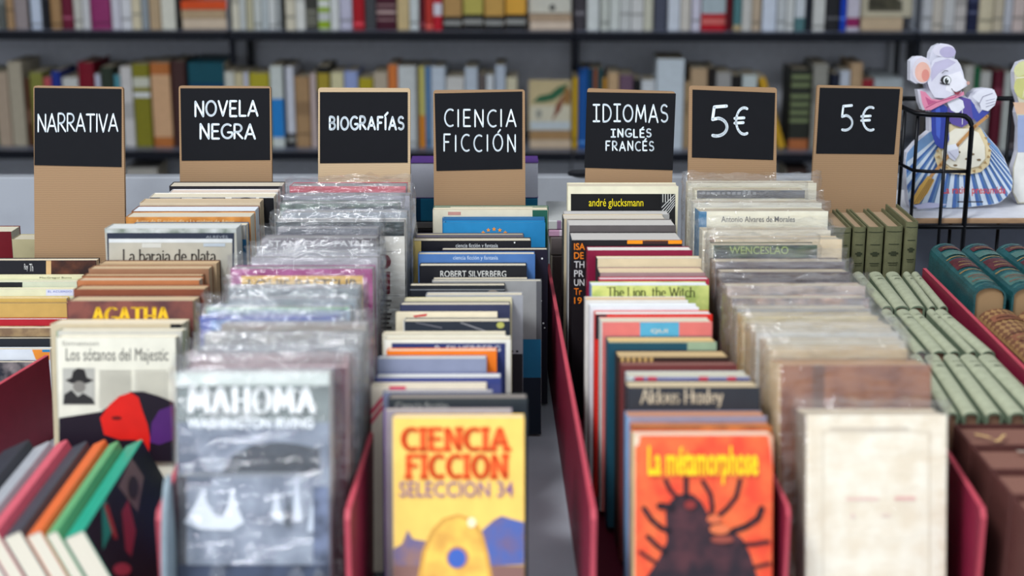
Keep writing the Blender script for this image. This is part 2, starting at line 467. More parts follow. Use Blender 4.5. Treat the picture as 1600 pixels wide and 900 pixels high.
# ================================================================== THE SETTING
def slab(name, a, b, m):
    mb = MB(); mb.box(a, b, m); return struct(mb.build(name))
slab('floor', (-4, -5, -.1), (4, 4.6, 0), mat((120, 120, 122), .7, 'scuffed'))
slab('wall_back', (-2.6, 4.5, 0), (2.6, 4.6, 2.6), mat((120, 124, 132), .7))
slab('wall_left', (-2.7, 1.2, 0), (-2.6, 4.6, 2.6), mat((150, 153, 160), .7))
slab('wall_right', (2.6, 1.2, 0), (2.7, 4.6, 2.6), mat((150, 153, 160), .7))
slab('ceiling', (-2.7, 1.7, 2.6), (2.7, 4.6, 2.68), mat((190, 192, 196), .7))

# ------------------------------------------------------------------ display table
GREY = mat((198, 203, 213), .35, 'scuffed')
tb = thing('display_table', 'light grey display table with upstand behind the rows of books', 'table', Matrix.Translation((0, 1.6, 0)))
def part(mb, name, root):                    # built in world coordinates, kept under its thing
    o = mb.build(name, root); bpy.context.view_layer.update() if False else None
    o.matrix_parent_inverse = root.matrix_world.inverted(); return o
m_ = MB(); m_.bevbox((-1.45, .82, TZ-.03), (1.55, 2.26, TZ), GREY, .003); part(m_, 'table_top', tb)
m_ = MB(); m_.bevbox((-1.45, 2.235, TZ), (1.55, 2.26, at_y(0, 277, 2.235).z), mat((160, 163, 170), .5, 'scuffed'), .002); part(m_, 'upstand', tb)
for lx in (-1.38, 1.44):
    for ly in (.9, 2.16):
        m_ = MB(); m_.bevbox((lx, ly, 0), (lx+.045, ly+.045, TZ-.03), mat((60, 62, 68), .4), .003); part(m_, 'leg', tb)

# ------------------------------------------------------------------ shelving along the back
SK = .030                                      # the shelving runs slightly towards the camera on the right
SY = 4.02
nS = Vector((SK, 1, 0)).normalized()
def sp(px, py, back=0.0):                      # pixel -> point in the plane of the shelf fronts, moved back
    return hit(px, py, Vector((0, SY, 0)) + nS*back, nS)
SANG = math.atan2(-SK, 1.0)
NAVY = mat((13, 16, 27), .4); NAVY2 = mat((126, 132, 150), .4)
PANEL = mat((226, 228, 238), .6)
ZU, ZL = sp(800, 51).z, sp(800, 239).z
bounds = [-190, 355, 897, 1434, 1985]
names = ['left end bay of the wall shelving, behind the NARRATIVA and NOVELA NEGRA signs',
         'wall shelving bay behind the BIOGRAFÍAS and CIENCIA FICCIÓN signs',
         'wall shelving bay behind the IDIOMAS and 5€ signs',
         'right end bay of the wall shelving, behind the mouse-shaped book']
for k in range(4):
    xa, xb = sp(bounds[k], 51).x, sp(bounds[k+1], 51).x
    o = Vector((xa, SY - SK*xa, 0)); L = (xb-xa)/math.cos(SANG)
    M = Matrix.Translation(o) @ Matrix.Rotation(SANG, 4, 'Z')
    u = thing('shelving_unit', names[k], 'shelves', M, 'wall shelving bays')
    D = .30
    def lp(nm, a, b, m):
        q = MB(); q.bevbox(a, b, m, .0015); q.build(nm, u)
    lp('back_panel', (0.002, D, .02), (L-.002, D+.012, ZU+.42), PANEL)
    for z in (ZU, ZL):
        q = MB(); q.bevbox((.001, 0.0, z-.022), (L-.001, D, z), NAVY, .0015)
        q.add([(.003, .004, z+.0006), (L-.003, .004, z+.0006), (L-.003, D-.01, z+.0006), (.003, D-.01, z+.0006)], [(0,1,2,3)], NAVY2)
        q.build('shelf', u)
    lp('shade_panel', (.002, .10, .02), (L-.002, .115, ZL-.165), mat((9, 10, 13), .7))  # added near-black panel, painted for the deep shade below the shelves
    lp('lower_shelf', (.001, .02, ZL-.16), (L-.001, D, ZL-.142), mat((9, 10, 13), .7))  # near-black colour carries the shade under the shelf above
    for z0, z1, y0 in ((ZL-.3, ZL-.165, .12), (ZL+.001, ZU-.023, .25)):
        lp('upright', (.0006, y0, z0), (.014, D-.001, z1), NAVY)
    lp('bracket', (.0006, .012, ZU-.085), (.014, .04 if k == 1 else .12, ZU-.0225), NAVY)
    if k == 2: lp('side_panel', (L-.012, .25, ZL+.001), (L-.0008, D-.001, ZU-.023), mat((206, 208, 214), .5))

# spine-out books on the shelves: (x0, x1, top px, rgb, colour words, options)
LM = [(-200, 235, 'NARRATIVA'), (235, 460, 'NOVELA NEGRA'), (460, 660, 'BIOGRAFÍAS'), (660, 866, 'CIENCIA FICCIÓN'),
      (866, 1066, 'IDIOMAS'), (1066, 1238, 'left 5€'), (1238, 1415, 'right 5€')]
W_ = (226, 228, 230); CR = (222, 214, 192)
UP = [(-44,-24,(190,60,50),'red'),(-22,-2,(205,205,200),'grey'),(0,11,(98,102,98),'grey-green'),(12,24,(176,142,104),'tan'),(25,46,(158,146,146),'mauve-grey'),
 (46.5,49.5,(24,24,28),'thin black'),(50,67,(206,216,234),'ice-white'),(68,80,(26,27,33),'black'),(81,98,(172,134,92),'kraft-brown'),(99,116,(110,22,50),'burgundy'),
 (117,130,(206,204,194),'off-white'),(130.5,143,(214,214,216),'pale grey'),(143.5,175,(150,52,108),'magenta'),(176,190,(214,212,222),'lilac-white'),(191,207,(222,222,226),'white'),
 (207.5,222,(220,208,178),'cream'),(222.5,234,(152,160,166),'grey'),(235,252,(190,164,130),'beige'),(253,276,(224,222,208),'ivory'),(277,284,(22,22,24),'black'),
 (363,375,(222,216,196),'cream'),(375.5,385,(208,212,210),'pale grey'),(386,397,(196,190,160),'olive-cream'),(397.5,410,(206,210,206),'off-white'),(410.5,420,(196,204,206),'blue-grey'),
 (420.5,432,(220,222,220),'white'),(432.5,440,(178,182,182),'grey'),(441,446,(18,18,20),'thin black'),(447,462,(220,212,190),'cream'),(462.5,478,(226,226,220),'white'),
 (478.5,497,(62,62,56),'black speckled'),(498,516,(150,178,40),'lime and white'),(517,531,(222,224,222),'white'),(532,551,(198,196,216),'lilac-white'),(552,570,(176,16,32),'red'),
 (571,588,(70,72,76),'charcoal'),(588.5,620,(72,18,38),'dark burgundy emblem'),(621,640,(208,184,136),'sand'),(640.5,655,(208,214,214),'white'),(656,664,(96,16,30),'dark red'),
 (664.5,677,(190,54,44),'brick red'),(677.5,691,(196,24,44),'red and white'),(693,722,(186,146,90),'tan and black'),(724,755,(190,178,90),'olive-yellow and black'),(757,788,(204,160,84),'ochre and black'),(790,822,(230,172,66),'golden and black'),
 (898,915,(66,62,68),'dark grey'),(917,936,(220,224,222),'white'),(938,952,(202,206,198),'pale grey'),(952.5,968,(212,216,212),'off-white'),(968.5,985,(206,208,206),'pale grey'),(985.5,1005,(214,214,212),'white'),
 (1005.5,1020,(206,204,186),'cream'),(1022,1041,(78,82,98),'slate'),(1043,1062,(214,220,230),'white'),(1062.5,1078,(212,206,196),'cream'),(1080,1094,(214,210,226),'lilac-white'),
 (1095,1133,(190,12,34),'red white-pictured'),(1133.5,1143,(96,12,26),'dark red'),(1145,1158,(82,128,132),'teal and tan'),(1158.5,1174,(206,204,198),'off-white'),(1174.5,1188,(194,174,150),'beige'),
 (1190,1212,(214,222,236),'ice-white'),(1213,1227,(200,204,206),'pale grey'),(1227.5,1240,(214,216,214),'white'),(1241,1257,(84,124,128),'white and teal'),(1258,1268,(30,34,44),'black'),(1269,1288,(214,214,210),'white'),
 (1289,1311,(36,36,40),'black'),(1312,1321,(20,66,190),'bright blue'),(1322,1342,(206,200,214),'white and magenta'),
 (1440,1455,(198,200,204),'pale grey'),(1455.5,1472,(206,198,186),'cream script'),(1473,1490,(208,208,208),'off-white'),(1490.5,1508,(202,196,192),'pale grey'),(1510,1527,(28,34,66),'navy'),
 (1528,1550,(218,206,176),'cream'),(1550.5,1566,(206,194,170),'sand'),(1567,1580,(200,202,210),'blue-grey'),(1581,1600,(214,196,190),'pinkish'),(1602,1622,(210,206,196),'off-white'),(1624,1640,(120,40,50),'red')]
def bandset(nm, upper):
    K = (18, 18, 22)
    if 'and black' in nm: return [(0, .17, K), (.06, .12, (150, 150, 146))]
    if nm == 'lime and white': return [(.0, .01, W_), (.10, .2, (205,208,206)), (.26, .34, (225,228,222))]
    if nm == 'dark burgundy emblem': return [(.10, .115, (170,140,140)), (.17, .205, (190,164,160)), (.25, .27, (160,130,130))]
    if nm == 'red and white': return [(.16, .3, (222, 216, 226))]
    if nm == 'red white-pictured': return [(.08, .16, (214, 110, 104)), (.22, .5, (176, 190, 196))]
    if nm == 'teal and tan': return [(0, .06, (190, 170, 130))]
    if nm == 'white and teal': return [(.17, 1, (210, 216, 222))]
    if nm == 'white and magenta': return [(.05, .17, (150, 34, 96))]
    if nm == 'black speckled': return [(a, a+.012, (170,168,150)) for a in (.05,.09,.12,.16,.2,.23)]
    if nm == 'olive with white bands': return [(.60, .66, W_), (.72, .84, (206,206,190))]
    if nm == 'orange-brown labelled': return [(.12, .86, (214, 170, 130))]
    if nm == 'white and blue': return [(.12, .6, (40, 132, 206))]
    if nm == 'white and black': return [(.38, .66, (26, 26, 30))]
    if nm == 'black and yellow': return [(.7, .92, (170, 150, 50))]
    if nm == 'yellow and orange': return [(0, .4, (224, 140, 40))]
    if nm == 'black patterned': return [(0, .13, (176, 104, 60))] + [(a, a+.05, (120, 132, 92)) for a in (.34, .44, .54, .64, .78, .88)]
    return None
LOW = [(-40,-22,118,(150,90,70),'brick brown'),(-20,-2,112,(40,120,80),'green'),(0,21,113,(178,158,138),'pinkish tan'),(22,44,97,(176,166,146),'pale tan'),(46,54,122,(88,54,34),'brown'),
 (55,75,113,(134,134,62),'olive-green'),(76,88,121,(190,84,90),'pink'),(89,103,111,(30,52,140),'royal blue'),(105,130,121,(206,206,202),'white'),(131,155,97,(124,14,36),'crimson'),
 (156,164,116,(204,206,224),'lilac-white'),(165,184,105,(48,58,46),'dark green'),(185.5,194,117,(84,150,164),'light teal'),(195,213,104,(210,206,204),'white red-lettered'),(214,240,100,(134,128,34),'olive with white bands'),(242,272,98,(184,110,56),'orange-brown labelled'),(274,296,95,(70,44,42),'dark brown'),
 (356,371,112,(206,206,196),'white'),(371.5,385,113,(204,192,156),'cream'),(385.5,393,113,(204,204,222),'lilac-white'),(394,425,114,(176,164,44),'mustard yellow'),(426,446,103,(206,212,208),'white and blue'),(446.5,449.5,102,(20,24,24),'thin black'),(450,463,104,(206,208,218),'white and black'),
 (464,487,120,(170,136,98),'kraft-brown'),(488,497,115,(200,180,176),'pinkish white'),(499,518,104,(24,24,26),'black and yellow'),(520,540,113,(214,206,164),'cream'),(541,562,111,(150,164,210),'lilac-blue'),(563,585,122,(176,160,32),'yellow'),(586,608,113,(184,170,150),'beige'),(609,623,101,(216,122,58),'orange'),
 (624,652,103,(202,206,206),'white'),(652.5,656,106,(120,110,90),'thin grey'),(656.5,665,104,(206,196,110),'yellow and orange'),(665.5,674.5,104,(94,134,176),'steel blue'),(675,697,104,(192,202,214),'ice-white'),(698,726,120,(206,204,200),'off-white'),(727,747,105,(186,196,208),'blue-grey'),
 (748,759,116,(100,90,88),'dark grey'),(760,772,117,(206,210,214),'white'),(774,790,102,(180,190,204),'grey-blue'),(791,808,121,(206,198,170),'cream'),
 (894,902,121,(204,164,34),'yellow'),(903,918,106,(24,84,156),'blue'),(918.5,925,107,(20,70,96),'dark teal'),(925.5,933,108,(140,84,60),'rust'),(933.5,939,107,(28,86,92),'teal'),(940,947,122,(190,136,50),'amber'),(948,965,113,(196,164,126),'tan'),(966,987,117,(110,84,104),'plum'),(988,999,124,(26,26,28),'black'),(1000,1022,125,(208,212,216),'white'),
 (1023,1066,92,(204,214,222),'tall white'),(1068,1075,128,(190,160,120),'tan'),(1076,1102,107,(186,158,126),'beige'),(1103.5,1114,106,(34,28,26),'black'),(1115,1139,113,(160,158,156),'grey'),(1140,1155,118,(30,28,28),'black'),(1156,1179,117,(196,206,206),'ice-white'),
 (1231,1262,108,(44,46,40),'black patterned'),(1265,1288,100,(150,148,140),'grey'),(1293,1306,115,(30,34,52),'navy'),(1307,1322,110,(196,202,214),'white'),(1322.5,1341,98,(186,156,122),'tan'),(1342,1359,124,(150,36,50),'red'),
 (1448,1470,112,(120,116,112),'grey'),(1472,1494,108,(86,90,104),'slate'),(1498,1513,103,(184,182,176),'pale grey'),(1514,1522,104,(20,100,62),'green'),(1523.5,1540,112,(190,190,186),'off-white'),(1545,1560,110,(92,20,40),'crimson'),(1561,1573,113,(186,190,186),'white'),(1575,1592,118,(60,52,54),'dark brown'),(1594,1612,110,(140,140,150),'grey-blue'),(1614,1632,104,(90,60,50),'brown')]
def shelf_row(rows, zs, upper):
    base_y = 48 if upper else 234
    labs = []
    for i, r in enumerate(rows):
        x0, x1 = r[0], r[1]
        nm = r[-1]; xm = (x0+x1)/2
        lm = [n for a, b_, n in LM if a <= xm < b_]
        lmt = ('above the %s sign' if upper else 'behind the %s sign') % lm[0] if lm else ('above the mouse-shaped book' if upper else 'behind the mouse-shaped book')
        nl = rows[i-1][-1] if i else None; nr = rows[i+1][-1] if i+1 < len(rows) else None
        sh = 'upper shelf' if upper else 'lower shelf'
        short = lambda s: s.split()[-1] if len(s.split()) > 2 else s
        nbr = ' between %s and %s ones' % (short(nl), short(nr)) if nl and nr else ' at the shelf end'
        lb = '%s book on %s %s%s' % (nm, sh, lmt, nbr)
        cnt = lambda s: len(s.replace('-', ' ').split())
        if cnt(lb) > 15: lb = lb.replace(' ones', '')
        if cnt(lb) > 15: lb = lb.replace(' sign', '')
        if cnt(lb) > 15: lb = lb.replace(' book on ', ', ')
        if cnt(lb) > 16: lb = lb.replace('mouse-shaped book', 'mouse')
        if cnt(lb) > 15 and ' and ' in lb: lb = lb.rsplit(' and ', 1)[0].replace(' between ', ' right of ')
        labs.append(lb)
    for i, r in enumerate(rows):
        x0, x1, nm, rgb = r[0], r[1], r[-1], r[-2]
        rec = (.05 if upper else .062) + random.uniform(0, .012)
        a, b = sp(x0, base_y, rec), sp(x1, base_y, rec)
        T = (b-a).length - .0012
        H = random.uniform(.195, .245) if upper else sp(x0, r[2], rec).z - zs - .001
        Wd = min(.165, H*.72)
        M = Matrix.Translation((b.x - .0006, b.y, zs+.001)) @ Matrix.Rotation(math.pi/2 + SANG, 4, 'Z')
        bs = bandset(nm, upper)
        if bs is None:
            q = random.Random(i*7 + upper)
            dark = sum(rgb) < 300
            ink = tuple(min(255, v+70) for v in rgb) if dark else tuple(int(v*.72) for v in rgb)
            c0 = q.uniform(.03, .22); c1 = q.uniform(.3, .6); bs = ([(c0, c0+.03, ink)] if q.random() < .5 else []) + ([(c1, c1+.2, tuple((v+w_)//2 for v, w_ in zip(rgb, ink)))] if q.random() < .4 else [])
        hardc = 'pictured' in nm or 'emblem' in nm or 'crimson' in nm
        book(labs[i], M, Wd, H, T, rgb, None, (200, 188, 164), 'books along the upper shelf' if upper else 'books along the lower shelf',
             hard=T > .02 and (hardc or i % 4 == 0), bands=bs, rough=.45, rnd=.003 if (T > .02 and (hardc or i % 4 == 0)) else 0)
shelf_row(UP, ZU, True)
shelf_row(LOW, ZL, False)
def flat_book(label, x0, x1, y0, y1, plane_fn, depth, c, page=PAGE, group=None, spine_front=False, hard=False, yaw=0, z=None, bands=(), art=None, zoff=.0, sk=None, k='plain'):
    """lying book: spine (or fore-edge) faces the camera between pixels x0..x1, y0 (top) .. y1 (bottom)"""
    a, b = plane_fn(x0, y1), plane_fn(x1, y1); t = plane_fn(x0, y0)
    z = a.z if z is None else z
    Wd, T = (b-a).length, t.z - a.z
    # local x: from spine towards fore-edge; local z: along the spine; local y: thickness
    ex = Vector((0, 1, 0)); ez = Vector((1, 0, 0)); ey = Vector((0, 0, -1))
    if not spine_front: ex = Vector((0, -1, 0)); ez = Vector((-1, 0, 0))
    rot = Matrix.Rotation(yaw, 3, 'Z'); ex, ey, ez = rot@ex, rot@ey, rot@ez
    M3 = Matrix((ex, ey, ez)).transposed().to_4x4()
    o = Vector((a.x, a.y, z + T + zoff)) if spine_front else Vector((b.x, b.y + depth, z + T + zoff))
    M = Matrix.Translation(o) @ M3
    return book(label, M, depth, Wd, T - .0006, c, page=page, group=group, hard=hard, bands=bands, k2=None) if False else \
        book(label, M, depth, Wd, T - .0006, c, None, page, group, hard, 0, bands, None, ckind=k)
pl = lambda x, y: sp(x, y, .06)
G = 'books lying flat on the upper shelf'
zz = ZU + .0008
for (x0, x1, ya, yb, c, lb) in [
  (286, 354, 30, 46, (216, 196, 172), 'cream book lying flat on upper shelf, bottom of pile with orange book'),
  (284, 352, 16, 30, (190, 162, 128), 'tan book lying flat on upper shelf, under the orange book'),
  (283, 354, 2, 16, (226, 84, 34), 'orange-red book lying flat, topmost of upper-shelf pile above NOVELA NEGRA sign')]:
    T = pl(x0, ya).z - pl(x0, yb).z
    flat_book(lb, x0, x1, ya, yb, pl, .15, c, group=G, spine_front=True, z=zz); zz += T + .0003
def stack_with_face(xs, y_t, y_b, stack, face, zs, shelfname):
    zz = zs + .0008
    for (x0, x1, ya, yb, c, lb) in stack:
        T = pl(x0, ya).z - pl(x0, yb).z
        flat_book(lb, x0, x1, ya, yb, pl, .13, c, group='flat books under face-out books', spine_front=True, z=zz); zz += T + .0003
    x0, x1, H, c, lb, art, k = face
    a, b = sp(x0, y_b, .08), sp(x1, y_b, .08)
    M = Matrix.Translation((a.x, a.y, zz + .0008)) @ Matrix.Rotation(SANG, 4, 'Z') @ Matrix.Rotation(-R(5), 4, 'X')
    book(lb, M, (b-a).length, H, .014, c, group='face-out books on the wall shelves', art=art, ckind=k)
stack_with_face(None, 0, 27, [(828, 893, 38, 51, (222, 202, 182), 'pinkish cream book lying flat on upper shelf above the CIENCIA FICCIÓN sign'),
                              (827, 893, 26, 37, (184, 158, 132), 'tan book lying on pinkish book under cream face-out book, upper shelf')],
    (826, 892, .19, (208, 206, 194), 'cream book face-out on upper shelf, standing on two flat books', [('rect', 828, 20, 890, 24, (150, 140, 120)), ('poly', circle(863, 12, 5), (80, 80, 76))], 'plain'), ZU, '')
stack_with_face(None, 0, 27, [(1345, 1410, 30, 50, (206, 182, 150), 'tan book lying flat on upper shelf above the right 5€ sign')],
    (1343, 1424, .17, (196, 188, 164), 'cream book with dark framed picture, face-out on upper shelf', [('rect', 1356, 0, 1410, 18, (84, 80, 66)), ('rect', 1358, -30, 1404, 14, mat((84,80,62), .5, 'mottle'))], 'plain'), ZU, '')
stack_with_face(None, 125, 205, [(828, 892, 218, 232, (204, 182, 156), 'cream book lying flat on lower shelf, beside the yellow and blue spines'),
                                (828, 892, 206, 218, (170, 134, 92), 'brown book lying flat on lower shelf, under the leafy face-out book')],
    (826, 892, sp(830, 128, .08).z - sp(830, 206, .08).z, (196, 178, 136), 'face-out book with green leafy cover on lower shelf between signs',
     [('rect', 828, 165, 891, 196, (206, 200, 178)), ('poly', [(832,160),(842,150),(860,146),(872,136),(888,130),(880,146),(866,156),(850,160)], (44, 98, 66)),
      ('poly', [(868,166),(878,150),(884,146),(876,172),(862,190),(866,176)], (130, 76, 56)), ('rect', 828, 190, 891, 203, (190, 200, 206)), ('poly', circle(842,178,5,7), (150,150,140)), ('poly', circle(886,150,6,14), (150,110,60))], 'plain'), ZL, '')
T = pl(298, 98).z - ZL
zz = ZL + .001
for k, (c, lb) in enumerate([((70, 60, 56), 'dark brown album at bottom of lower-shelf pile behind NOVELA NEGRA sign'), ((40, 70, 90), 'slate blue album inside pile behind NOVELA NEGRA sign'),
                             ((20, 66, 104), 'deep blue album second from top behind the NOVELA NEGRA sign'), ((16, 78, 92), 'teal album lying topmost behind the NOVELA NEGRA sign')]):
    a, b = pl(299, 200), pl(354 if k < 2 else 354, 200); h = T/4 - .0004
    flat_book(lb, 299, 354, 100, 100 + 1, pl, .2, c, group='albums piled on the lower shelf', spine_front=True, z=zz) if False else None
    M = Matrix.Translation(Vector((a.x, a.y, zz + h))) @ Matrix((Vector((0,1,0)), Vector((0,0,-1)), Vector((1,0,0)))).transposed().to_4x4()
    book(lb, M, .2, (b-a).length, h, c, None, PAGE, 'albums piled on the lower shelf', True)
    zz += h + .0004
# leaning yellow book, pale flat book, the white bookend, dim books under the lower shelf
a = sp(1229, 234, .06); t = sp(1197, 124, .06)
ang = math.atan2(t.x - a.x, t.z - ZL)
M = Matrix.Translation((a.x-.003, a.y, ZL+.0085)) @ Matrix.Rotation(ang, 4, 'Y') @ Matrix.Rotation(math.pi/2, 4, 'Z') @ Matrix.Translation((0, 0.0, 0))
book('yellow book leaning left on the lower shelf between the two 5€ signs', M, .13, (t-a).length, .018, (206, 160, 40), group='books along the lower shelf')
zz = ZL + .001
for k, (c, lb) in enumerate([((120,112,104), 'grey-brown album under pale album behind the right 5€ sign'), ((176,184,188), 'pale grey-blue album lying flat behind the right 5€ sign')]):
    a, b = pl(1362, 200), pl(1406, 200); h = (pl(1362, 122).z - ZL)/2 - .001
    M = Matrix.Translation(Vector((a.x, a.y, zz + h))) @ Matrix((Vector((0,1,0)), Vector((0,0,-1)), Vector((1,0,0)))).transposed().to_4x4()
    book(lb, M, .2, (b-a).length, h, c, None, PAGE, 'albums piled behind the right 5€ sign', True); zz += h + .0005
for x0, x1, tp, lb in ((356, 361, 12, 'thin white metal bookend on upper shelf above the NOVELA NEGRA sign'), (1427, 1437, 0, 'pale blue-white metal bookend on upper shelf above mouse-shaped book')):
    a, b = sp(x0, 47, .06), sp(x1, 47, .06); h = .13
    q = MB(); mt = mat((206, 212, 224), .35, metal=.2)
    q.bevbox((0, 0, 0), (.002, .14, h), mt, .0006); q.bevbox((-.05*0+.002, .03, 0), ((b.x-a.x), .14, .0015), mt, .0004)
    o = q.build('bookend'); o.matrix_world = Matrix.Translation((a.x, a.y, ZU+.0008)) @ Matrix.Rotation(SANG, 4, 'Z'); tag(o, lb, 'bookend')
zb = ZL - .142
for k, (x0, x1, yy, c) in enumerate([(198, 246, 262, (172, 168, 160)), (1228, 1262, 262, (70, 52, 46))]):
    a, b = sp(x0, 280, .05), sp(x1, 280, .05); h = sp(x0, yy, .05).z - zb
    M = Matrix.Translation(Vector((a.x, a.y, zb + max(.03, h)))) @ Matrix((Vector((0,1,0)), Vector((0,0,-1)), Vector((1,0,0)))).transposed().to_4x4()
    book(('pale' if k == 0 else 'brown') + ' book lying in the dark space below the lower shelf', M, .14, (b-a).length, max(.028, h-.002), c, None, PAGE)

# ------------------------------------------------------------------ cardboard signs
KR = mat((158, 127, 96), .75, 'kraft'); KRP = mat((194, 169, 136), .75, 'kraft'); KRD = mat((172, 136, 98), .75, 'kraft')
BLK = mat((17, 18, 23), .85); CHALK = mat((226, 236, 244), .8)
BASE = TZ + .0045
def sign(label, Y, quad, black, texts, board=KR, lean=5):
    n = Vector((0, math.cos(R(lean)), -math.sin(R(lean)))); ex = Vector((1,0,0)); ez = Vector((0, math.sin(R(lean)), math.cos(R(lean))))
    p0 = Vector((0, Y, at_y(700, 290, Y).z))
    TL, TR, BR, BL = [hit(x, y, p0, n) for x, y in quad]
    kz = TZ + .0052
    ext = lambda T_, B_: T_ + (B_-T_) * ((T_.z-kz)/(T_.z-B_.z))
    BL2, BR2 = ext(TL, BL), ext(TR, BR)
    org = (BL2+BR2)/2
    M = Matrix.Translation(org) @ Matrix((ex, n, ez)).transposed().to_4x4()
    Mi = M.inverted()
    root = thing('cardboard_sign', label, 'sign', M, 'chalkboard genre signs')
    loc = [Mi @ p for p in (BL2, BR2, TR, TL)]
    # rounded top corners
    r = .003; tr, tl = loc[2], loc[3]; q = []
    for cx, cz, a0 in ((tr.x-r, tr.z-r, 0), (tl.x+r, tl.z-r, 90)):
        q += [(cx + r*math.cos(R(a0+30*i)), 0, cz + r*math.sin(R(a0+30*i))) for i in range(4)]
    poly = [(loc[0].x, 0, loc[0].z), (loc[1].x, 0, loc[1].z)] + q
    mb = MB(); mb.prism(poly, Vector((0, .007, 0)), board); mb.build('board', root)
    def conv(px, py, k):
        v = Mi @ hit(px, py, p0, n); v.y = -.0008 - .0002*k; return v
    mb = MB()
    bp = [conv(x, y, 0) for x, y in black]
    mb.prism([Vector((p.x, -.0006, p.z)) for p in reversed(bp)], Vector((0, .0005, 0)), BLK)
    mb2 = MB()
    paint(mb, [('hand', s_, x0, y0, x1, y1, CHALK, par) for s_, x0, y0, x1, y1, par in texts], conv)
    mb.build('chalkboard_panel', root)
hp = lambda w_=.1, g=.2, j=.03, wy=None: dict(wx=w_, wy=wy or w_, gap=g, jitter=j)
YS = 1.885
sign('brown card sign with black panel chalked NARRATIVA', 1.80, [(52,134),(192,136),(196,404),(54,402)], [(54,137),(190,139),(190,261),(54,258)],
     [('NARRATIVA', 59, 178, 185, 205, hp(.11, .13))])
sign('brown card sign with black panel chalked NOVELA NEGRA', YS, [(279,134),(423,135),(425,280),(281,280)], [(282,138),(421,138),(422,250),(284,251)],
     [('NOVELA', 304, 158, 404, 181, hp(.15)), ('NEGRA', 312, 194, 400, 216, hp(.15))])
sign('pale brown card sign with black panel chalked BIOGRAFÍAS', YS, [(497,137),(641,138),(641,275),(497,275)], [(500,144),(637,144),(637,254),(500,255)],
     [('BIOGRAFÍAS', 514, 183, 632, 202, hp(.2, .26))], KRP)
sign('brown card sign with black panel chalked CIENCIA FICCIÓN', YS+.02, [(677,141),(820,140),(821,322),(678,322)], [(679,146),(816,143),(816,264),(682,267)],
     [('CIENCIA', 694, 171, 807, 197, hp(.11, .34)), ('FICCIÓN', 693, 211, 806, 236, hp(.11, .42))])
sign('brown card sign with black panel chalked IDIOMAS INGLÉS FRANCÉS', YS, [(918,138),(1055,143),(1050,290),(914,290)], [(917,144),(1056,146),(1051,266),(913,262)],
     [('iDiOMAS', 926, 164, 1044, 190, hp(.12, .26)), ('iNGLÉS', 954, 202, 1018, 214, hp(.2, .34)), ('FRANCÉS', 946, 221, 1022, 235, hp(.17, .34))])
sign('left of two brown card signs chalked 5€, behind the film-wrapped books', YS, [(1077,134),(1214,137),(1213,280),(1075,280)], [(1082,140),(1211,145),(1208,250),(1081,246)],
     [('5', 1111, 166, 1138, 212, hp(.11)), ('€', 1146, 168, 1169, 209, hp(.11))])
sign('right of two brown card signs chalked 5€, behind upright olive-green books', 1.925, [(1277,133),(1411,136),(1399,330),(1266,330)], [(1281,137),(1406,139),(1397,241),(1275,240)],
     [('5', 1314, 165, 1333, 203, hp(.11)), ('€', 1344, 167, 1366, 203, hp(.11))], KR)

# ------------------------------------------------------------------ crimson card boxes
CRIM = mat((124, 28, 54), .5); CRIME = mat((190, 76, 90), .5); CRIN = mat((92, 20, 40), .55)
ZW = TZ + .127
def box_root(label, c):
    return thing('book_box', label, 'box', Matrix.Translation((c[0], c[1], TZ)), 'crimson card book boxes')
def wall(root, name, A, Bp, t=.004, z0=TZ+.001, z1=ZW):
    """upright card wall from A to B (plan points), slightly lower towards the front end A"""
    A, Bp = Vector((A[0], A[1], 0)), Vector((Bp[0], Bp[1], 0)); d = (Bp-A).normalized(); n = Vector((-d.y, d.x, 0))*t
    mb = MB(); r = .006
    prof = [(A, z0), (Bp, z0), (Bp, z1), (A + d*r, z1), (A, z1-r)]
    mb.prism([Vector((p.x, p.y, z)) for p, z in prof], n, CRIM, CRIME)
    part(mb, name, root)
def floor_sheet(root, pts):
    mb = MB(); mb.prism([Vector((x, y, TZ+.0008)) for x, y in pts], Vector((0, 0, .003)), CRIN); part(mb, 'box_floor', root)
P = lambda px, py: at_z(px, py, ZW)
# box holding the language and five-euro columns
a1, a2 = P(932, 800), P(858, 405)
r_ = box_root('crimson card box holding the language and film-wrapped five-euro rows', (.22, 1.5))
YB_ = 1.875; yf = a1.y
wall(r_, 'side_wall', a1, (a2.x, YB_)); wall(r_, 'side_wall', (.3745, yf), (.4108, 1.78))
wall(r_, 'divider', (.2235, yf+.005), (.2195, YB_-.005), t=.003)
floor_sheet(r_, [(a1.x+.0005, yf), (.370, yf), (.4055, 1.78), (.393, 1.788), (.393, YB_-.003), (a2.x+.0005, YB_-.003)])
# box of the biographies
r_ = box_root('crimson card box holding the film-wrapped biographies row', (-.2, 1.4))
BXL = -.264
wall(r_, 'side_wall', (BXL, yf), (-.272, 1.27)); wall(r_, 'side_wall', (-.1185, yf), (-.1045, 1.62))
floor_sheet(r_, [(BXL+.0005, yf), (-.123, yf), (-.112, 1.62), (-.112, 1.86), (-.255, 1.86), (-.27, 1.27)])
# box of the left edge column
ZLW = TZ + .095
a1, b1 = at_z(-2, 602, ZLW), at_z(76, 555, ZLW)
r_ = box_root('dark crimson card box at the left edge, before the NARRATIVA sign', (-.6, 1.6))
e_ = (b1-a1); wall(r_, 'side_wall', (a1.x-e_.x*1.2, a1.y-e_.y*1.2), (b1.x, b1.y), z1=ZLW)
floor_sheet(r_, [(a1.x-e_.x*1.2, a1.y-e_.y*1.2+.006), (b1.x-.004, b1.y+.004), (-.46, 1.78), (-.82, 1.78)])
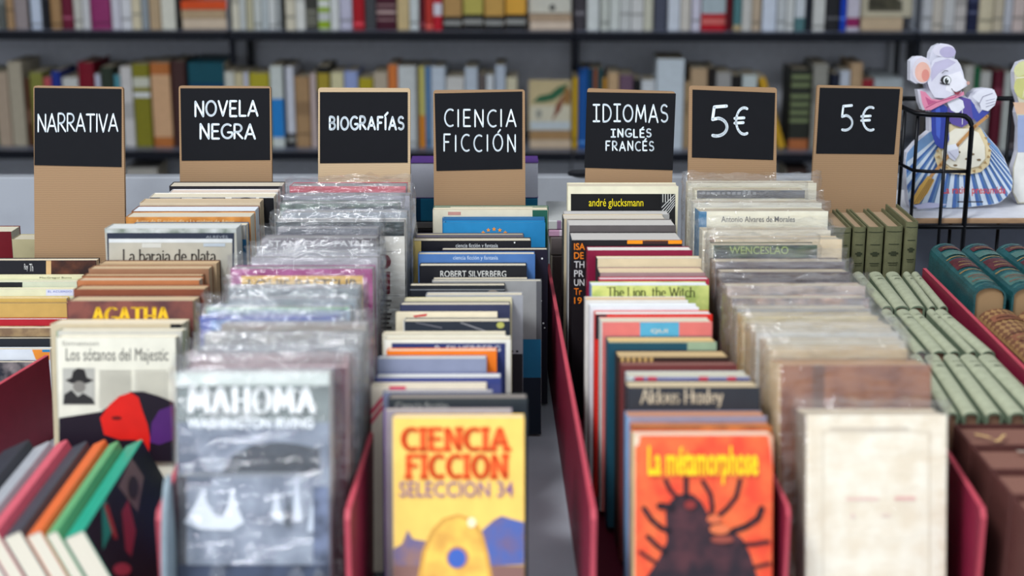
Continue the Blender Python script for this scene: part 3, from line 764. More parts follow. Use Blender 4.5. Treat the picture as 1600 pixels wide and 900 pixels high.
# box with the leather volumes on the right
ZRW = TZ + .150
a1, a2 = at_z(1640, 610, ZRW), at_z(1447, 419, ZRW)
r_ = box_root('crimson card box of teal and gilt leather volumes at the right edge', (.75, 1.6))
wall(r_, 'side_wall', a1, a2, t=.004, z1=ZRW)
floor_sheet(r_, [(a1.x+.0005, a1.y), (a1.x+.26, a1.y), (a1.x+.26, 1.85), (a2.x+.0005, 1.85)])

# ================================================================== ROWS OF BOOKS IN THE BOXES
TAN = (196, 166, 130)
K_ = (28, 28, 34); WH = (222, 220, 214); CRM = (220, 210, 186)
sans = 0.0
# ---- science fiction, standing on the table between the boxes (front to back)
gap = lambda n: [(.0, 0)] * n
MT = lambda c, c2: mat(c, .42, 'mottle', c2=c2)
sf = [
 B(613,819,652,1.6,'', (250,206,106), s=(236,214,150), label='yellow paperback titled CIENCIA FICCION, foremost of the CIENCIA FICCIÓN row', art=[
   ('poly', [(613,858),(628,850),(637,828),(645,842),(668,846),(655,905),(613,905)], MT((150,116,112),(96,100,150))),
   ('poly', [(752,830),(772,812),(784,806),(800,811),(819,816),(819,882),(765,884)], MT((84,104,170),(120,100,130))),
   ('rect', 613, 884, 819, 905, (140,104,96)),
   ('poly', [(652,905),(660,860),(674,828),(692,810),(716,803),(740,811),(754,832),(764,868),(770,905)], (214,160,76)),
   ('poly', [(658,905),(666,862),(679,832),(696,815),(716,808),(736,815),(748,835),(758,870),(764,905)], MT((250,206,96),(222,166,80))),
   ('poly', circle(715,871,18,18), (190,130,96)), ('poly', circle(714,872,14,15), (70,104,186)), ('poly', circle(737,816,7,8), (255,240,196)),
   ('hand', 'CIENCIA', 626, 670, 799, 702, (240,96,42), dict(wx=.3, wy=.19, gap=.3, serif=.22)),
   ('hand', 'FICCION', 632, 712, 796, 745, (240,96,42), dict(wx=.3, wy=.19, gap=.3, serif=.22)),
   ('text', 'SELECCION 34', 624, 752, 802, 776, (152,108,148), .004)]),
 B(600,800,641,1.2,'purple-edged grey paperback', (150,140,150), s=(110,72,150)),
 B(606,824,622,2.4,'dark paperback with faint white lettering', (46,52,56), p=(150,140,132), art=[('rect',606,629,824,645,(36,42,48)),('text','Ciencia ficción',618,629,700,639,(150,150,146),.002)]),
 B(598,770,612,1.2,'slim grey-blue paperback', (120,124,150)),
 B(579,760,603,2.0,'cream book with red corner stripes', (224,210,190), s=(214,204,188), art=[('poly',[(575,640),(600,615),(602,622),(575,650)],(206,60,90)),('poly',[(575,655),(600,628),(602,634),(575,664)],(206,60,90)),('rect',608,603,634,610,(206,60,90))]),
 B(586,783,590,2.6,'thick white paperback over blue cover', (70,76,130), p=(226,224,218), art=[('rect',600,590,783,600,(60,70,130))]),
 B(589,760,560,1.8,'white-edged grey paperback', (130,136,160), p=(222,222,214)),
 B(604,776,548,1.6,'orange paperback', (236,120,30)),
 B(600,798,531,2.4,'white-bordered navy paperback', (226,224,214), art=[('rect',612,536,790,640,(42,52,104)),('text','R. SILVERBERG',680,540,782,549,(206,206,214),.004)]),
 B(597,790,522,1.8,'cream paperback with worn edge', (214,206,186)),
 B(630,797,502,2.2,'black scratched paperback', (36,42,54), s=(206,206,206), art=[('line',[(720,504),(760,518)],2,(130,130,136)),('line',[(650,504),(690,512)],1.5,(110,110,120)),('poly',circle(782,508,6,5),(170,170,90))]),
 B(618,777,489,1.0,'cream paperback with red mark', (224,212,186), art=[('poly',[(645,493),(668,490),(666,494),(648,496)],(190,70,70))]),
 B(625,797,476,2.0,'navy paperback with cream top', (52,56,84)),
 B(632,800,468,1.6,'olive-cream paperback', (206,198,162)),
 B(665,817,461,2.0,'pale grey paperback with dark foot', (158,160,166), art=[('rect',665,553,817,700,(30,28,34)),('poly',circle(800,549,2),K_),('poly',circle(808,549,2),K_)]),
 B(640,789,446,1.8,'small black paperback', (30,33,40), art=[('rect',640,452,789,453.5,(120,124,130)),('poly',circle(770,458,9,5),(120,110,100))]),
 B(675,846,439,1.2,'grey and blue picture-backed book', (150,150,150), art=[('rect',675,530,846,590,(24,110,150)),('rect',675,590,846,680,(18,30,48)),('rect',838,439,846,530,(90,90,94))]),
 B(676,825,436,1.6,'black paperback with yellow letters', K_, art=[('text','RL',797,441,806,456,(214,214,214),.01),('text','H',807,441,815,456,(226,206,40),.02)]),
 B(655,823,415,2.0,'', (26,26,32), label='black paperback with white capital author name, centre of CIENCIA FICCIÓN row', art=[('text','ROBERT SILVERBERG',688,423,791,433,(206,206,204),.004)]),
 B(653,836,397,1.8,'', (72,112,170), label='blue paperback printed ciencia ficción y fantasía in white', art=[('text','ciencia ficción y fantasía',708,399.5,778,407.5,(190,206,226),.0)]),
 B(690,856,390,1.6,'dark star-flecked book', (28,24,42), art=[('poly',circle(847,404,1.5),W_),('poly',circle(843,440,1),W_),('poly',circle(849,505,1.6),W_),('poly',circle(846,470,1),W_),('poly',circle(851,512,1.2),W_)]),
 B(645,830,376,2.2,'', (22,22,30), s=(206,182,112), label='black paperback printed ciencia ficción y fantasía in white', art=[('rect',645,376,658,460,(206,182,112)),('text','ciencia ficción y fantasía',712,380.5,778,388.5,(196,200,206),.0),('poly',circle(804,379,1.2),W_)]),
 B(650,818,367,1.4,'worn grey-beige paperback', (96,92,104), p=(190,176,146)),
 B(692,852,348,1.8,'', (34,124,178), hard=True, label='blue hardback with an arc of orange stars', art=[('poly',[(cx+(3.6 if i%2==0 else 1.5)*math.sin(math.pi*i/5), cy-(3.6 if i%2==0 else 1.5)*math.cos(math.pi*i/5)) for i in range(10)],(226,140,40)) for cx,cy in ((755,363.5),(763,359.5),(772,358),(781,359.5),(789.5,363.5))]),
 B(691,851,341,1.2,'plain blue hardback', (52,108,156), hard=True),
 B(676,856,328,1.8,'cream book with green edge', (216,208,186), art=[('rect',832,328,856,420,(34,88,74)),('rect',700,331,720,336,(190,140,130))]),
 B(677,857,323,1.0,'thin green-backed book', (60,100,84), art=[('rect',704,323,832,330,(206,198,176))]),
]
column('the CIENCIA FICCIÓN row', sf, 1.185, 1.885, TZ, 'science fiction row', l0=13, l1=5)
# ---- languages
lang = [
 B(990,1208,680,1.6,'', MT((232,76,52),(238,110,64)), s=(214,196,150), label='red paperback titled La métamorphose with a black insect', art=[
   ('poly',[(990,680),(1000,680),(998,694),(990,700)],(232,206,180)), ('poly',[(1200,680),(1208,680),(1208,730),(1204,700)],(220,170,140)),
   ('poly',[(1040,800),(1048,782),(1062,772),(1082,772),(1096,784),(1108,806),(1136,824),(1160,842),(1172,866),(1184,905),(1008,905),(1030,872),(1042,846)], MT((44,36,44),(84,50,56))),
   *[('line',p,w,(40,34,42)) for p,w in (([(1040,750),(1046,764),(1058,778)],7),([(1072,748),(1072,776)],8),([(1098,752),(1110,772),(1113,792),(1110,806)],7),([(1156,750),(1150,776),(1136,794),(1122,806)],7),
     ([(1006,794),(1018,812),(1032,824),(1046,830)],8),([(1190,794),(1184,810),(1166,822),(1144,830)],9),([(1012,838),(1026,852),(1040,862)],7),([(1160,850),(1176,850),(1200,846)],6),([(1000,862),(1024,878)],5),([(1176,886),(1202,880)],5),([(1030,790),(1050,792)],10))],
   ('poly',circle(1078,788,9,7),(140,52,50)), ('poly',circle(1115,810,11,7),(222,112,74)), ('poly',circle(1124,826,16,8),(222,116,74)), ('poly',circle(1128,842,18,6),(150,74,62)),
   ('text','La métamorphose',1012,696,1184,756,(252,212,34),.028)]),
 B(987,1206,666,1.2,'orange-brown paperback', MT((206,116,54),(150,78,40)), p=(190,130,90)),
 B(980,1198,650,1.8,'lilac-grey paperback with blue spine', (146,140,158), s=(122,160,200), p=(198,134,92)),
 B(981,1188,605,2.6,'', (48,51,58), p=(210,190,156), label='black book with beige author lettering in the IDIOMAS row', art=[('hand','Aldous Huxley',1000,608,1130,630,(196,184,160),dict(wx=.17,wy=.08,gap=.1,serif=.1,lower=True))]),
 B(981,1172,588,2.0,'pale paperback with red and blue lettering', (190,196,196), p=(206,200,180), art=[('rect',990,590,1172,594,(90,84,150)),*[('rect',x,588.5,x+14,594.5,(190,50,80)) for x in (992,1012,1092,1136)]]),
 B(970,1152,570,1.2,'dark red-brown paperback', (104,48,48), p=(150,110,100)),
 B(966,1140,558,2.6,'tan-topped black-brown paperback', (52,38,32), p=(206,176,130), art=[*[('rect',x,557,x+5,566,(196,160,100)) for x in range(970,1020,9)]]),
 B(950,1120,534,2.2,'teal and pale green paperback', (28,74,92), p=(222,190,130), art=[('rect',950,528,1120,534.5,(168,186,160)),('rect',1074,534,1120,560,(146,168,142)),('rect',950,534,1120,535.5,(180,192,160))]),
 B(939,1113,503,2.2,'salmon paperback with blue centre panel', (214,116,112), s=(206,206,200), art=[('rect',1000,503,1061,530,(84,164,200)),('text','QUI',1017,514,1043,521,(214,206,190),.01)]),
 B(930,1113,491,1.6,'red book with white top', (214,42,32), p=(232,228,222), art=[('rect',930,491,948,530,(36,24,34))]),
 B(922,1092,480,1.6,'white slim book', (222,222,226), p=(236,236,238)),
 B(915,1075,469,1.6,'off-white book with peach top', (216,212,206), p=(220,190,156)),
 B(923,1108,446,1.8,'', MT((206,212,128),(160,178,96)), s=(120,140,180), p=(236,238,240), label='pale green book with serif title beginning The Lion', art=[('hand','The Lion, the Witch',948,449,1086,464,(70,76,44),dict(wx=.15,wy=.07,gap=.1,serif=.1,lower=True))]),
 B(936,1108,436,1.0,'thin white and red paperback', (180,50,70), p=(236,234,236)),
 B(936,1102,426,2.4,'thick peach-paged paperback', (150,120,120), s=(30,44,46), p=(228,204,170)),
 B(932,1096,404,1.2,'slim cream-topped paperback', (206,190,160), s=(36,50,50), p=(232,222,200)),
 B(918,1082,391,1.8,'crimson book with white top', (130,22,56), p=(236,230,222)),
 B(893,1066,375,3.6,'', (26,22,26), p=(206,200,194), label='thick black book with orange and white stacked lettering, IDIOMAS row', tmax=.06, art=[
   ('rect',980,375,1066,381,(236,140,20)),('rect',1004,376,1044,381,(60,36,34)),
   *[('text',t,897,y,897+w,y+10.5,c,.01) for t,y,w,c in (('ISA',380,17,(236,130,30)),('DE',394,15,(236,130,30)),('TH',408,16,(206,206,206)),('PR',422,15,(206,206,206)),('UN',436,16,(206,206,206)),('Tr',450,12,(224,116,30)),('19',464,12,(236,130,30)))]]),
 B(888,1056,352,2.8,'thick white-paged book', (90,84,84), s=(180,180,180), p=(212,206,200)),
 B(880,1040,342,2.2,'cream-paged book with worn spine', (196,180,150), s=(60,60,60), p=(220,210,196)),
 B(881,1046,335,1.6,'pale worn paperback', (170,168,166), p=(206,202,200)),
 B(887,1060,291,1.8,'', (226,220,194), label='cream book with yellow lettering on a black panel, before IDIOMAS sign', art=[
   ('rect',892,303,1033,420,(20,20,22)),('rect',1033,303,1055,420,(40,40,42)),*[('line',[(1034,330-i*6),(1054,308-i*4)],1.2,(206,206,206)) for i in range(-3,2)],*[('rect',x,303,x+1.2,316,(206,206,200)) for x in (1035,1039,1043,1047)],
   ('text','andré glucksmann',920,310,1005,326,(236,214,30),.0)]),
]
column('the IDIOMAS row', lang, 1.135, 1.865, TZ+.004, 'languages row', l0=12, l1=2)
# ---- film-wrapped five-euro books
PAL = (222, 208, 184)
five = [
 B(1258,1480,648,2.6,'', MT((250,240,220),(238,222,196)), s=(150,136,120), label='crumpled cream book in clear film, foremost of the wrapped five-euro row', art=[
   *[('line',p,2.2,(222,206,180)) for p in ([(1286,674),(1286,905)],[(1286,674),(1450,674)],[(1452,674),(1452,905)])],('rect',1296,668,1420,671,(206,190,170)),
   ('rect',1322,778,1372,781,(240,196,186)),('rect',1398,776,1430,781,(240,186,176)),('poly',circle(1332,806,3),(236,206,196)),('rect',1376,804,1392,806,(236,206,196))]),
 B(1217,1455,570,3.4,'brown leather-look wrapped book', MT((150,98,70),(120,72,52)), s=(206,180,140), p=(190,150,110), art=[('rect',1270,570,1288,640,(104,70,56))]),
 B(1203,1418,545,2.0,'kraft-spined wrapped book', (200,178,140), s=(186,160,120)),
 B(1195,1415,532,2.0,'second pale wrapped book behind the brown one,', (206,196,176), s=(180,150,116), label='pale wrapped book with brown spine, fourth from the front of wrapped five-euro row'),
 B(1180,1405,519,2.0,'grey-cream wrapped book', (206,202,192), s=(170,150,124)),
 B(1172,1392,508,2.2,'tan-spined wrapped book', (206,190,160), s=(190,158,110)),
 B(1160,1372,494,2.2,'yellowish wrapped book', (214,196,150), s=(196,160,104)),
 B(1150,1360,482,2.0,'grey wrapped book', (170,166,160), s=(150,130,106)),
 B(1142,1358,466,2.2,'dark and beige wrapped book', MT((110,96,100),(200,160,140)), s=(150,120,90)),
 B(1135,1352,447,2.2,'pinkish-brown wrapped book', MT((180,160,150),(120,110,110)), s=(140,110,80)),
 B(1126,1328,425,2.4,'dark plum wrapped book', (70,56,62), s=(96,70,50)),
 B(1116,1320,409,2.4,'plum-grey wrapped book', (96,84,90), s=(120,90,60)),
 B(1113,1277,383,2.0,'', MT((34,48,48),(60,84,50)), s=(206,200,180), label='dark green wrapped book with yellow-green lettering in five-euro row', art=[('text','WENCESLAO',1140,385,1232,397,(150,170,96),.006)]),
 B(1115,1316,374,2.2,'beige wrapped book', (222,200,164), s=(160,120,90)),
 B(1098,1298,360,2.2,'pale ivory wrapped book', (220,210,188)),
 B(1092,1294,330,2.6,'', (232,226,204), s=(40,110,150), label='ivory wrapped book with blue spine band and dark lettering', art=[('rect',1088,330,1104,420,(48,116,158)),('text','Antonio Alvares de Morales',1127,338,1242,347,(50,50,60),.004)]),
 B(1084,1284,317,2.2,'pale wrapped book with cream pages', (216,210,194)),
 B(1086,1258,297,2.0,'grey-titled wrapped book', (206,198,170), art=[('rect',1089,297,1258,310,(74,76,84)),*[('rect',x,300,x+5,304,(130,134,140)) for x in range(1096,1182,8)]]),
 B(1075,1276,286,1.6,'tall cream wrapped book', (220,212,190)),
]
column('the wrapped five-euro row', five, 1.155, 1.87, TZ+.004, 'wrapped five-euro row', sleeve=True, l0=13, l1=4, page=(196,180,154))
# ---- biographies in film
bio = [
 B(275,515,582,1.8,'', MT((150,158,168),(116,124,136)), label='grey photo-covered book with white title in clear film, foremost of biographies row', p=(200,196,190), art=[
   ('rect',268,582,515,602,(206,212,206)),('rect',268,602,515,700,MT((130,138,136),(104,110,108))),('rect',268,660,515,905,MT((152,160,174),(108,116,132))),
   ('poly',[(268,690),(300,694),(330,740),(330,760),(268,760)],(92,100,116)),('poly',[(345,742),(362,712),(395,694),(440,690),(500,700),(500,738),(430,742)],MT((58,64,74),(40,45,54))),
   ('rect',268,738,500,744,(128,132,138)),('rect',268,742,292,905,MT((84,82,88),(60,60,66))),
   ('poly',[(288,816),(306,786),(318,760),(324,786),(338,806),(347,808),(356,790),(363,760),(370,790),(382,816),(362,828),(312,826)],(222,226,234)),
   ('poly',[(424,800),(432,762),(440,800),(444,818),(430,812)],(206,212,222)),('poly',[(444,820),(450,770),(456,800),(456,826)],(72,78,88)),('poly',[(458,812),(464,735),(470,790),(474,812)],(206,212,222)),('poly',[(480,830),(488,780),(494,830)],(196,204,216)),
   ('rect',490,760,513,905,MT((120,130,156),(70,76,90))),('rect',268,882,515,905,MT((70,78,98),(50,54,66))),
   ('hand','MAHOMA',294,606,494,644,(250,252,252),dict(wx=.27,wy=.1,gap=.3,serif=.08)),('text','WASHINGTON IRVING',293,652,490,669,(244,247,250),.03)]),
 B(290,541,574,1.8,'dark maroon wrapped book', (92,38,56), p=(200,170,170), s=(110,60,70)),
 B(298,546,556,1.6,'reddish-grey wrapped book', MT((176,150,150),(140,110,112))),
 B(310,562,543,1.6,'pale grey wrapped book', MT((176,180,180),(130,136,142))),
 B(318,567,522,1.8,'stone-grey wrapped book', MT((168,164,156),(128,128,126))),
 B(345,572,507,1.6,'tan-grey wrapped book', MT((176,168,158),(150,130,120))),
 B(312,526,495,1.2,'blue picture wrapped book', (70,92,180), art=[('rect',330,498,526,560,(110,150,206)),('rect',330,498,526,500,(50,66,160))], sleeve=True),
 B(322,547,480,1.8,'green-edged blue-white wrapped book', MT((160,176,196),(110,140,140)), s=(150,190,160), art=[('rect',322,480,545,484,(140,180,140))]),
 B(357,558,466,1.4,'slim silver-grey wrapped book', (150,156,162)),
 B(357,560,450,2.0,'dark grey mottled wrapped book', MT((96,106,112),(150,158,160))),
 B(360,582,420,2.0,'', MT((170,84,140),(140,40,104)), label='magenta wrapped book with yellow title panel in the biographies row', art=[('rect',377,431,567,560,(226,176,54)),('text','LOUIS PASTEUR',388,436,560,454,(84,64,40),.014)]),
 B(392,590,403,1.6,'milky wrapped book', (176,172,178)),
 B(400,590,395,1.6,'silver wrapped book', (150,150,156)),
 B(408,588,372,2.0,'', (112,106,112), label='grey wrapped book with spaced white capitals in the biographies row', art=[('poly',[(556,372),(588,372),(588,470),(575,400)],(66,58,64)),('text','STANLEY G. PAYNE',420,376,577,385,(214,214,214),.002)]),  # grey base paints reflections over a dark cover
 B(432,590,357,1.6,'wrapped book with dark title strip', (90,92,102), art=[('rect',440,358,590,364,(84,86,96)),('text','BIOGRAFIAS Y MEMORIAS',480,359,550,365,(150,152,160),.0)]),
 B(430,632,346,1.8,'', (216,212,204), label='tall white wrapped book with large crimson letters beside CIENCIA FICCIÓN row', art=[('rect',430,346,632,369,MT((40,60,62),(16,20,24))),
   ('line',[(592,393),(624,393)],.7,(120,110,104)),('line',[(592,462),(624,462)],.7,(120,110,104)),
   ('hand','O',584,398,611,420,(120,22,44),dict(wx=.3,wy=.1,gap=.2)),('hand','N',580,426,610,458,(120,22,44),dict(wx=.22,wy=.1,gap=.2,serif=.12)),
   *[('rect',592,y,612-(i%3)*2,y+3.2,(96,90,86)) for i,y in enumerate(range(468,540,7))]]),
 B(440,636,332,1.8,'silver-grey wrapped book', (140,146,154)),
 B(437,622,318,1.8,'green landscape wrapped book', MT((106,128,110),(60,72,70)), art=[('poly',[(500,322),(540,325),(622,321),(622,340),(500,340)],(70,74,80))]),
 B(442,640,306,1.8,'lilac-grey wrapped book', (150,148,158)),
 B(452,634,291,2.2,'red wrapped book', (206,66,86)),
]
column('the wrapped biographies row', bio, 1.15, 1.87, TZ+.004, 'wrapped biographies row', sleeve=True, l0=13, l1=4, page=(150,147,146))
# ---- crime novels
crime = [
 B(87,274,527,1.4,'', (226,222,206), label='cream paperback with red and purple silhouette, title Los sótanos del Majestic', s=(190,190,180), art=[
   ('text','Simenon',97,533,154,540,(120,116,108),.0),('text','Los sótanos del Majestic',103,544,263,570,(70,68,66),.0),
   ('rect',98,575,148,632,(176,174,166)),('poly',[(102,594),(112,590),(114,580),(122,575),(132,577),(136,590),(147,594),(136,599),(112,599)],(40,38,38)),
   ('poly',circle(124,604,10,9),(128,124,118)),('poly',[(99,631),(101,616),(112,609),(122,620),(130,614),(144,622),(149,631)],(46,44,44)),
   *[('rect',x,y,x+50,y+2.4,(186,182,170)) for x in (155,211) for y in range(578,634,5)],
   ('poly',[(94,652),(128,647),(160,642),(190,620),(206,611),(226,611),(250,618),(274,628),(272,720),(94,720)],(28,18,32)),
   ('poly',[(158,652),(172,632),(188,618),(206,612),(218,620),(224,640),(232,662),(236,684),(234,712),(222,694),(214,686),(190,686),(164,678)],(214,30,22)),
   ('poly',[(238,660),(250,640),(272,632),(272,686),(250,694),(236,690)],(78,34,104)),('poly',circle(184,652,8,3),(110,16,18))]),
 B(88,284,517,1.6,'pale grey paperback with white edge', (196,192,182), s=(60,130,96)),
 B(78,284,506,2.6,'beige paperback with black corner', (196,180,152), art=[('rect',266,506,284,520,(22,22,26))]),
 B(104,301,470,3.0,'', MT((126,74,66),(86,54,56)), p=(204,180,146), label='brown paperback with yellow serif capitals in the crime row', art=[('hand','AGATHA',142,481,266,506,(230,184,40),dict(wx=.27,wy=.09,gap=.2,serif=.14))]),
 B(114,318,452,2.4,'tan-paged brown paperback', (126,70,50), p=TAN),
 B(120,311,438,1.8,'rust-covered paperback', (178,112,72), p=(206,184,156)),
 B(128,314,431,1.4,'tan-paged chestnut paperback', (134,86,60), p=TAN, back=None) if False else B(128,314,431,1.4,'tan-paged chestnut paperback', (134,86,60), p=TAN),
 B(138,326,420,1.8,'pale tan-paged paperback', (150,110,84), p=(200,174,140)),
 B(155,338,412,1.8,'brown-backed tan-paged paperback', (176,150,118), b=(84,50,42), p=TAN),
 B(163,369,357,2.8,'', (176,174,164), p=(214,216,214), label='silvery book titled La baraja de plata, crime row', art=[
   ('rect',163,357,369,364,MT((196,200,200),(120,130,120))),('rect',167,364,366,520,(44,50,66)),('rect',170,374,363,520,(176,172,160)),('rect',170,373,363,379,(206,210,212)),('rect',222,380,252,387,(196,196,190)),('rect',318,380,352,385,(176,186,196)),
   ('text','ALREVÉS',322,367,356,372,(150,156,166),.0),('hand','La baraja de plata',192,390,338,409,(62,58,56),dict(wx=.14,wy=.07,gap=.1,serif=.09,lower=True))]),
 B(205,384,352,1.6,'blue and grey book', (30,90,130), art=[('rect',205,352,384,374,(150,146,140))]),
 B(196,391,339,2.6,'', MT((204,140,72),(170,108,50)), p=(216,206,186), label='orange-brown book with pale line of lettering, crime row', art=[('text','Autor de El quinto día y La mañana de Amor',212,343,366,351,(226,196,150),.0)]),
 B(205,398,330,2.6,'white-paged brown-backed book', (120,74,50), p=(226,230,236)),
 B(218,406,317,2.0,'tan-topped book with dark back', (196,178,152), p=(206,184,154)),
 B(233,428,308,2.0,'', (222,220,214), label='white book with strip of grey photographs, crime row', s=(196,190,186), art=[('rect',234,308.5,352,316,(96,94,94)),('rect',250,308.5,282,314,(150,146,144)),('rect',284,309,316,313,(206,204,200)),('rect',322,309,350,314,(130,124,124)),('rect',362,308.5,400,330,(136,132,136)),('poly',circle(384,313,11,5),(28,26,40)),('rect',405,309,432,420,(26,26,30))]),
 B(264,434,301,1.6,'plain white book', (216,216,220), p=(226,206,190)),
 B(264,441,291,2.0,'black book with cream top', (36,34,40), p=(216,204,184)),
]
column('the crime novel row', crime, 1.362, 1.865, TZ, 'crime novel row')
# ---- left edge column
left = [
 B(-115,52,566,1.6,'black and white pictured book', MT((40,42,52),(150,140,140))),
 B(-112,78,546,2.0,'', (206,212,222), label='white book with orange and blue corner at the left edge', art=[('poly',[(50,546),(78,546),(78,562),(56,562)],(226,140,50)),('rect',66,546,78,550,(40,130,180))]),
 B(-108,84,529,1.6,'black glossy book', (30,34,42)),
 B(-105,92,513,2.0,'sand-and-brown book', MT((176,150,110),(120,96,76))),
 B(-100,102,499,1.4,'red book with white top', (170,30,44), p=(214,218,226)),
 B(-96,104,474,1.6,'golden-brown book', (196,158,88), p=(150,130,96)),
 B(-92,104,466,1.4,'gold-yellow book', (206,172,96)),
 B(-88,116,452,1.6,'', (214,212,180), label='pale yellow and lilac-white book at the left edge', art=[('rect',72,452,116,462,(206,208,226)),('text','EL ACUERDO',75,454,112,457,(90,110,190),.0)]),
 B(-84,120,440,1.4,'pale green-grey book with black corner', (196,200,178), art=[('rect',-84,441,35,450,(30,30,36))]),
 B(-80,128,431,1.2,'cream lettered book', (216,214,176), art=[('text','MacGregor Burns',62,432.5,112,436,(60,60,50),.0)]),
 B(-60,150,407,2.2,'', K_, label='black book with brown painting on its cover, under the NARRATIVA sign', art=[('rect',72,407,80,445,(206,170,120)),('rect',80,407,150,445,MT((96,56,40),(50,32,30))),('text','Th',46,412,52,424,(206,206,206),.0),('text','Rey',38,412,44,424,(206,206,206),.0)]),
]
column('the left-edge row', left, 1.625, 1.785, TZ+.004, 'left-edge row', l0=8, l1=3)
rest = [B(18,150,374,2.0,'', (176,166,130), p=(214,204,180), label='cream-topped khaki book behind the NARRATIVA sign'),
        B(-60,17,362,2.2,'', (104,14,26), p=(228,220,196), label='dark red book with cream pages at the far left edge')]
column('the back of the left-edge row', rest, 1.835, 1.91, TZ, 'left-edge row', l0=2, l1=1)
# white booklet lying on top of the crime row's back corner is part of that row's edge
# ---- grey cardboard sheet and spine-up books at the front left
q = MB()
xs = BXL + .0015
prof = []
for t in range(9):
    u = t/8
    prof.append((1.076 + .044*(1-math.cos(u*math.pi/2)), TZ+.02 + (.132)*math.sin(u*math.pi/2)))
poly = [Vector((xs, y, z)) for y, z in [(1.075, TZ+.006)] + prof[:-1] + [(1.12, TZ+.150), (1.12, TZ+.006)]]
q.prism(poly, Vector((.004, 0, 0)), mat((128, 142, 150), .6))
o = q.build('cardboard_sheet'); tag(o, 'blue-grey curved cardboard sheet between crimson box wall and grey photo-covered book', 'cardboard')

def spine_up(label, fx, fy, bx_, by_, zt, T, Wd, lean, c, spine=None, page=PAGE, group=None, art=None, hard=False, rnd=0, bands=(), k='plain', sk=None, rough=.4):
    """book resting on its fore-edge: spine on top running from front pixel to back pixel; given is its right-hand top edge"""
    A, Bk = at_z(fx, fy, zt), at_z(bx_, by_, zt)
    ez = (A - Bk).normalized()                     # local z (height) runs towards the camera
    Hh = (A-Bk).length
    ex = Vector((math.sin(lean), 0, -math.cos(lean)))
    ex = (ex - ez*ex.dot(ez)).normalized()
    ey = ez.cross(ex)
    if ey.x > 0: pass
    M = Matrix.Translation(Bk) @ Matrix((ex, ey, ez)).transposed().to_4x4()
    return book(label, M, Wd, Hh, T, c, spine, page, group, hard, rnd, bands, art, ckind=k, spine_kind=sk, rough=rough), M
FLB = [((140,828),(232,684),.030,(34,34,40),(40,150,124),'teal-spined dark paperback, rightmost of the slanted books at front left'),
       ((103,828),(196,690),.022,(86,150,104),(92,158,108),'leaf-green slanted paperback beside the teal one, front left'),
       ((84,830),(170,690),.026,(214,104,52),(214,104,56),'orange slanted paperback at front left'),
       ((52,832),(146,690),.026,(60,62,68),(66,68,76),'charcoal slanted paperback at front left, beside orange one'),
       ((22,832),(124,692),.022,(196,84,100),(200,90,104),'rose-pink slanted paperback at front left'),
       ((-2,832),(98,694),.036,(150,152,158),(160,162,168),'thick grey slanted paperback at front left'),
       ((-60,828),(52,682),.04,(44,46,54),(50,52,60),'black slanted paperback at the front left corner')]
ZF = TZ + .105
A0, B0 = at_z(130, 828, ZF), at_z(222, 686, ZF)
lean = R(25); off = 0
ez = (A0-B0).normalized(); ex = Vector((math.sin(lean), 0, -math.cos(lean))); ex = (ex - ez*ex.dot(ez)).normalized(); ey = ez.cross(ex)
sgn = -1 if ey.x > 0 else 1
PXW = [38, 22, 28, 34, 26, 36, 60]
for k, (f, b_, T0, c, spn, lb) in enumerate(FLB):
    T = PXW[k] / F * 1.25 * .9
    wd = (ZF - TZ - .001 - T*math.sin(lean))/math.cos(lean) - .0005
    Zs = ez if sgn > 0 else ez
    # thickness runs to the left of the spine's right edge
    org = B0 + Vector((-off, 0, 0))
    M3 = Matrix((ex, ey*sgn, ez)).transposed()
    if M3.determinant() < 0:      # keep a proper rotation: flip the height axis and start from the front end
        M3 = Matrix((ex, ey*sgn, -ez)).transposed(); org = A0 + Vector((-off, 0, 0))
    M = Matrix.Translation(org) @ M3.to_4x4()
    art = [('poly',[(185,760),(205,715),(225,745),(215,800)],(120,100,96)),('poly',[(190,800),(200,780),(212,830),(205,870),(196,860)],(150,50,66)),('poly',[(150,770),(165,780),(175,830),(160,860)],(40,130,116)),('line',[(165,790),(180,840)],6,(170,60,60)),('poly',circle(190,890,14,10),(170,60,76)),('poly',circle(207,762,8,18),(60,50,50))] if k == 0 else None
    book(lb, M, wd, (A0-B0).length - .004*(k % 2), T, c, spn, (236,226,206), 'slanted books at the front left', art=art)
    off += (T + .0012)/math.cos(lean)

# ---- right: olive-green volumes upright and lying spine up
OLV = (104, 104, 76); SAGE = mat((172, 176, 150), .6, 'cloth'); OLM = mat(OLV, .6, 'cloth')
DK = (52, 56, 40)
gu = [(1300,1331,356),(1333,1354,355),(1355.5,1382,355),(1384,1412,354),(1415,1436,347)]
for k, (x0, x1, yt) in enumerate(gu):
    a, b = at_y(x0, yt, 1.795), at_y(x1, yt, 1.795)
    M = Matrix.Translation((b.x, 1.798, TZ+.001)) @ Matrix.Rotation(math.pi/2, 4, 'Z')
    book(['upright olive-green volume half hidden by wrapped books, leftmost of five', 'slim upright olive-green volume, second of five, before right 5€ sign', 'upright olive-green volume with ornament, middle of the five',
          'widest upright olive-green volume, next to the tallest one', 'tallest upright olive-green volume beside the wire rack'][k],
         M, .10, a.z - TZ - .001, b.x-a.x-.0008, OLM, OLM, (176,150,122), 'upright olive-green volumes', True, .004,
         spine_art=[(.06,.94,.965,.97,DK),(.2,.8,.885,.890,DK),(.36,.64,.835,.842,DK),(.22,.78,.824,.835,DK),(.34,.66,.814,.824,DK),(.2,.8,.765,.770,DK),(.24,.76,.752,.756,DK)])
